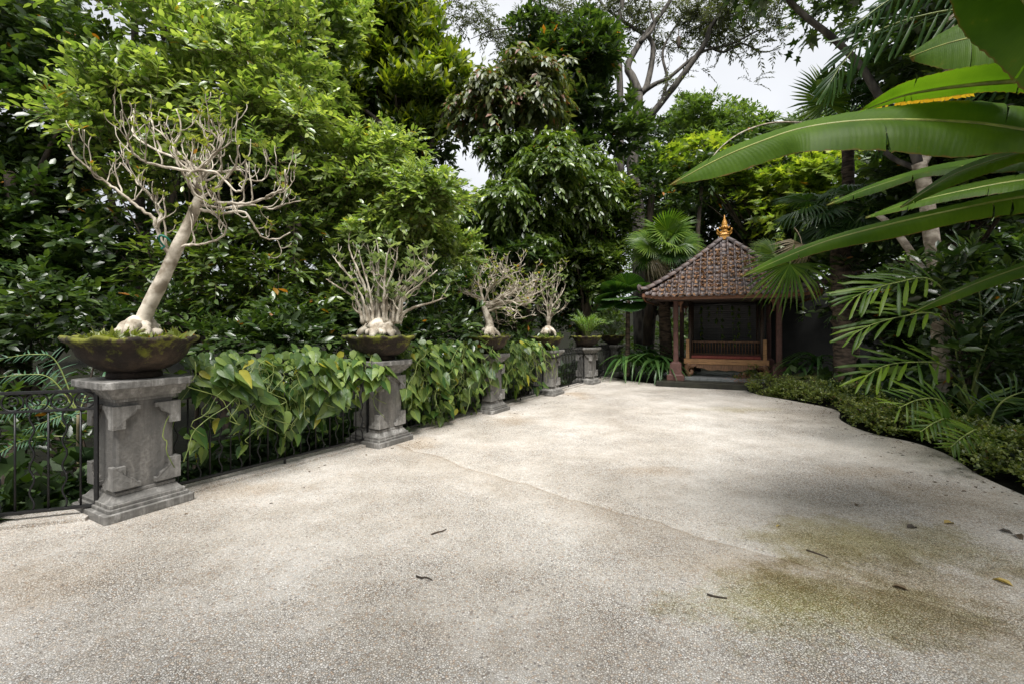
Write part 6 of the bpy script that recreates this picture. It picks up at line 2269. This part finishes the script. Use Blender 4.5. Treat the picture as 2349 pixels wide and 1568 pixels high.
# ground cover on the slope behind the balustrade and under the trees at the right
rg = np.random.default_rng(71)
n = 16000
u, sd = rg.uniform(-5, 14, n), 0.42 + 6.5 * rg.uniform(0, 1, n) ** 1.6
x = PED[0].x + FD.x * u + FN.x * sd
y = PED[0].y + FD.y * u + FN.y * sd
x2, y2 = rg.uniform(5.4, 11, 5000), rg.uniform(2.5, 11.5, 5000)
k2 = x2 > np.interp(y2, [3.2, 4.34, 5.0, 5.69, 6.34, 7.02, 7.97, 9.0, 12.5], [5.0, 5.2, 5.4, 5.8, 5.95, 5.8, 6.1, 6.8, 7.0])
x, y = np.concatenate([x, x2[k2]]), np.concatenate([y, y2[k2]])
pos = np.stack([x, y, gz(x, y) + rg.uniform(0.02, 0.55, len(x))], 1)
k = len(x)
me = leaves_mesh('ground_cover', LEAF4, pos, rand_dirs(rg, k) + np.array((0, 0, .15)), np.array((0, 0, 1.0)) + rg.normal(0, .5, (k, 3)), rg.uniform(.14, .30, k), 1.3)
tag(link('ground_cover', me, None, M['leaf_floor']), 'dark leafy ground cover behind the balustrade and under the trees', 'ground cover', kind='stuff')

# ------------------------------------------------------------------ fallen leaves and twigs on the paving
M['dry_leaf'] = leaf_mat('dry_leaf', (0.03, 0.02, 0.012), (0.16, 0.10, 0.045), 0.8, 0.05)
M['yellow_leaf'] = leaf_mat('yellow_leaf', (0.40, 0.28, 0.08), (0.46, 0.34, 0.10), 0.7, 0.1)
fl = bpy.data.meshes.new('fallen_leaf')
T8, F8 = LEAF8
fl.from_pydata([(x * 1.1, y, z * 2.2 + .012) for x, y, z in T8], [], F8)
fl.materials.append(M['dry_leaf'])
rg = random.Random(6)
edge = []
for i in range(170):
    k = rg.randint(8, 40)
    e = e_right[k]
    edge.append((e.x - abs(rg.gauss(0, .45)) - .05, e.y - rg.gauss(0, .15), rg.uniform(.025, .06)))
for i in range(60):
    p = PED[rg.randint(0, 3)].lerp(PED[rg.randint(2, 4)], rg.random()) - FN * (0.42 + abs(rg.gauss(0, .18)))
    edge.append((p.x, p.y, rg.uniform(.03, .06)))
for x, y, s in edge:
    o = link('fallen_leaf', fl, None, None, (x, y, 0.001))
    o.rotation_euler = (rg.gauss(0, .12), rg.gauss(0, .12), rg.uniform(0, 6.28))
    o.scale = (s, s, s)
    tag(o, 'tiny dry brown leaf lying on the pebble paving near its edge', 'leaf', 'dry leaf crumbs along the edges of the paving')
for px, py, s, mt, lb in ((2080, 1210, .10, 'dry_leaf', 'curled dark leaf on the open paving, left of the pale yellow one'), (2165, 1200, .10, 'yellow_leaf', 'pale yellow fallen leaf on the paving at the right'), (2325, 1345, .11, 'yellow_leaf', 'yellowed fallen leaf at the right edge of the paving'),
                          (2085, 1355, .09, 'dry_leaf', 'dark fallen leaf on the algae-stained paving, nearest the camera'), (1962, 1160, .07, 'dry_leaf', 'small brown leaf on the paving above the algae stain'), (2330, 1225, .12, 'dry_leaf', 'broad black leaf on the paving at the right edge'), (1790, 1205, .05, 'yellow_leaf', 'tiny orange leaf in the middle of the paving'), (2290, 1215, .09, 'dry_leaf', 'dark leaf beside the broad black leaf')):
    me = fl.copy()
    me.materials.clear()
    me.materials.append(M[mt])
    g = G(px, py)
    o = link('fallen_leaf', me, None, None, (g.x, g.y, 0.001))
    o.rotation_euler = (.1, .12, px * 1.7)
    o.scale = (s, s, s * 1.4)
    tag(o, lb, 'leaf')
for pts, lb in (([(955, 1322), (966, 1326), (978, 1325), (992, 1332)], 'crooked dark twig on the paving in the foreground'), ([(990, 1226), (1004, 1221), (1014, 1219), (1024, 1214)], 'thin twig on the paving beyond the crooked dark one'), ([(1622, 1364), (1640, 1369), (1668, 1373)], 'straight twig on the paving beside the algae stain'), ([(1850, 1262), (1880, 1272), (1900, 1280)], 'thin grey twig across the seam in the paving')):
    mb = MB()
    mb.tube(catmull([G(*q) + Vector((0, 0, .007)) for q in pts], 10), [.006, .006, .0055, .007, .005, .0055, .005, .0045, .004, .004, .003], 6)
    tag(mb.build('twig', M['bark_dark']), lb, 'twig')
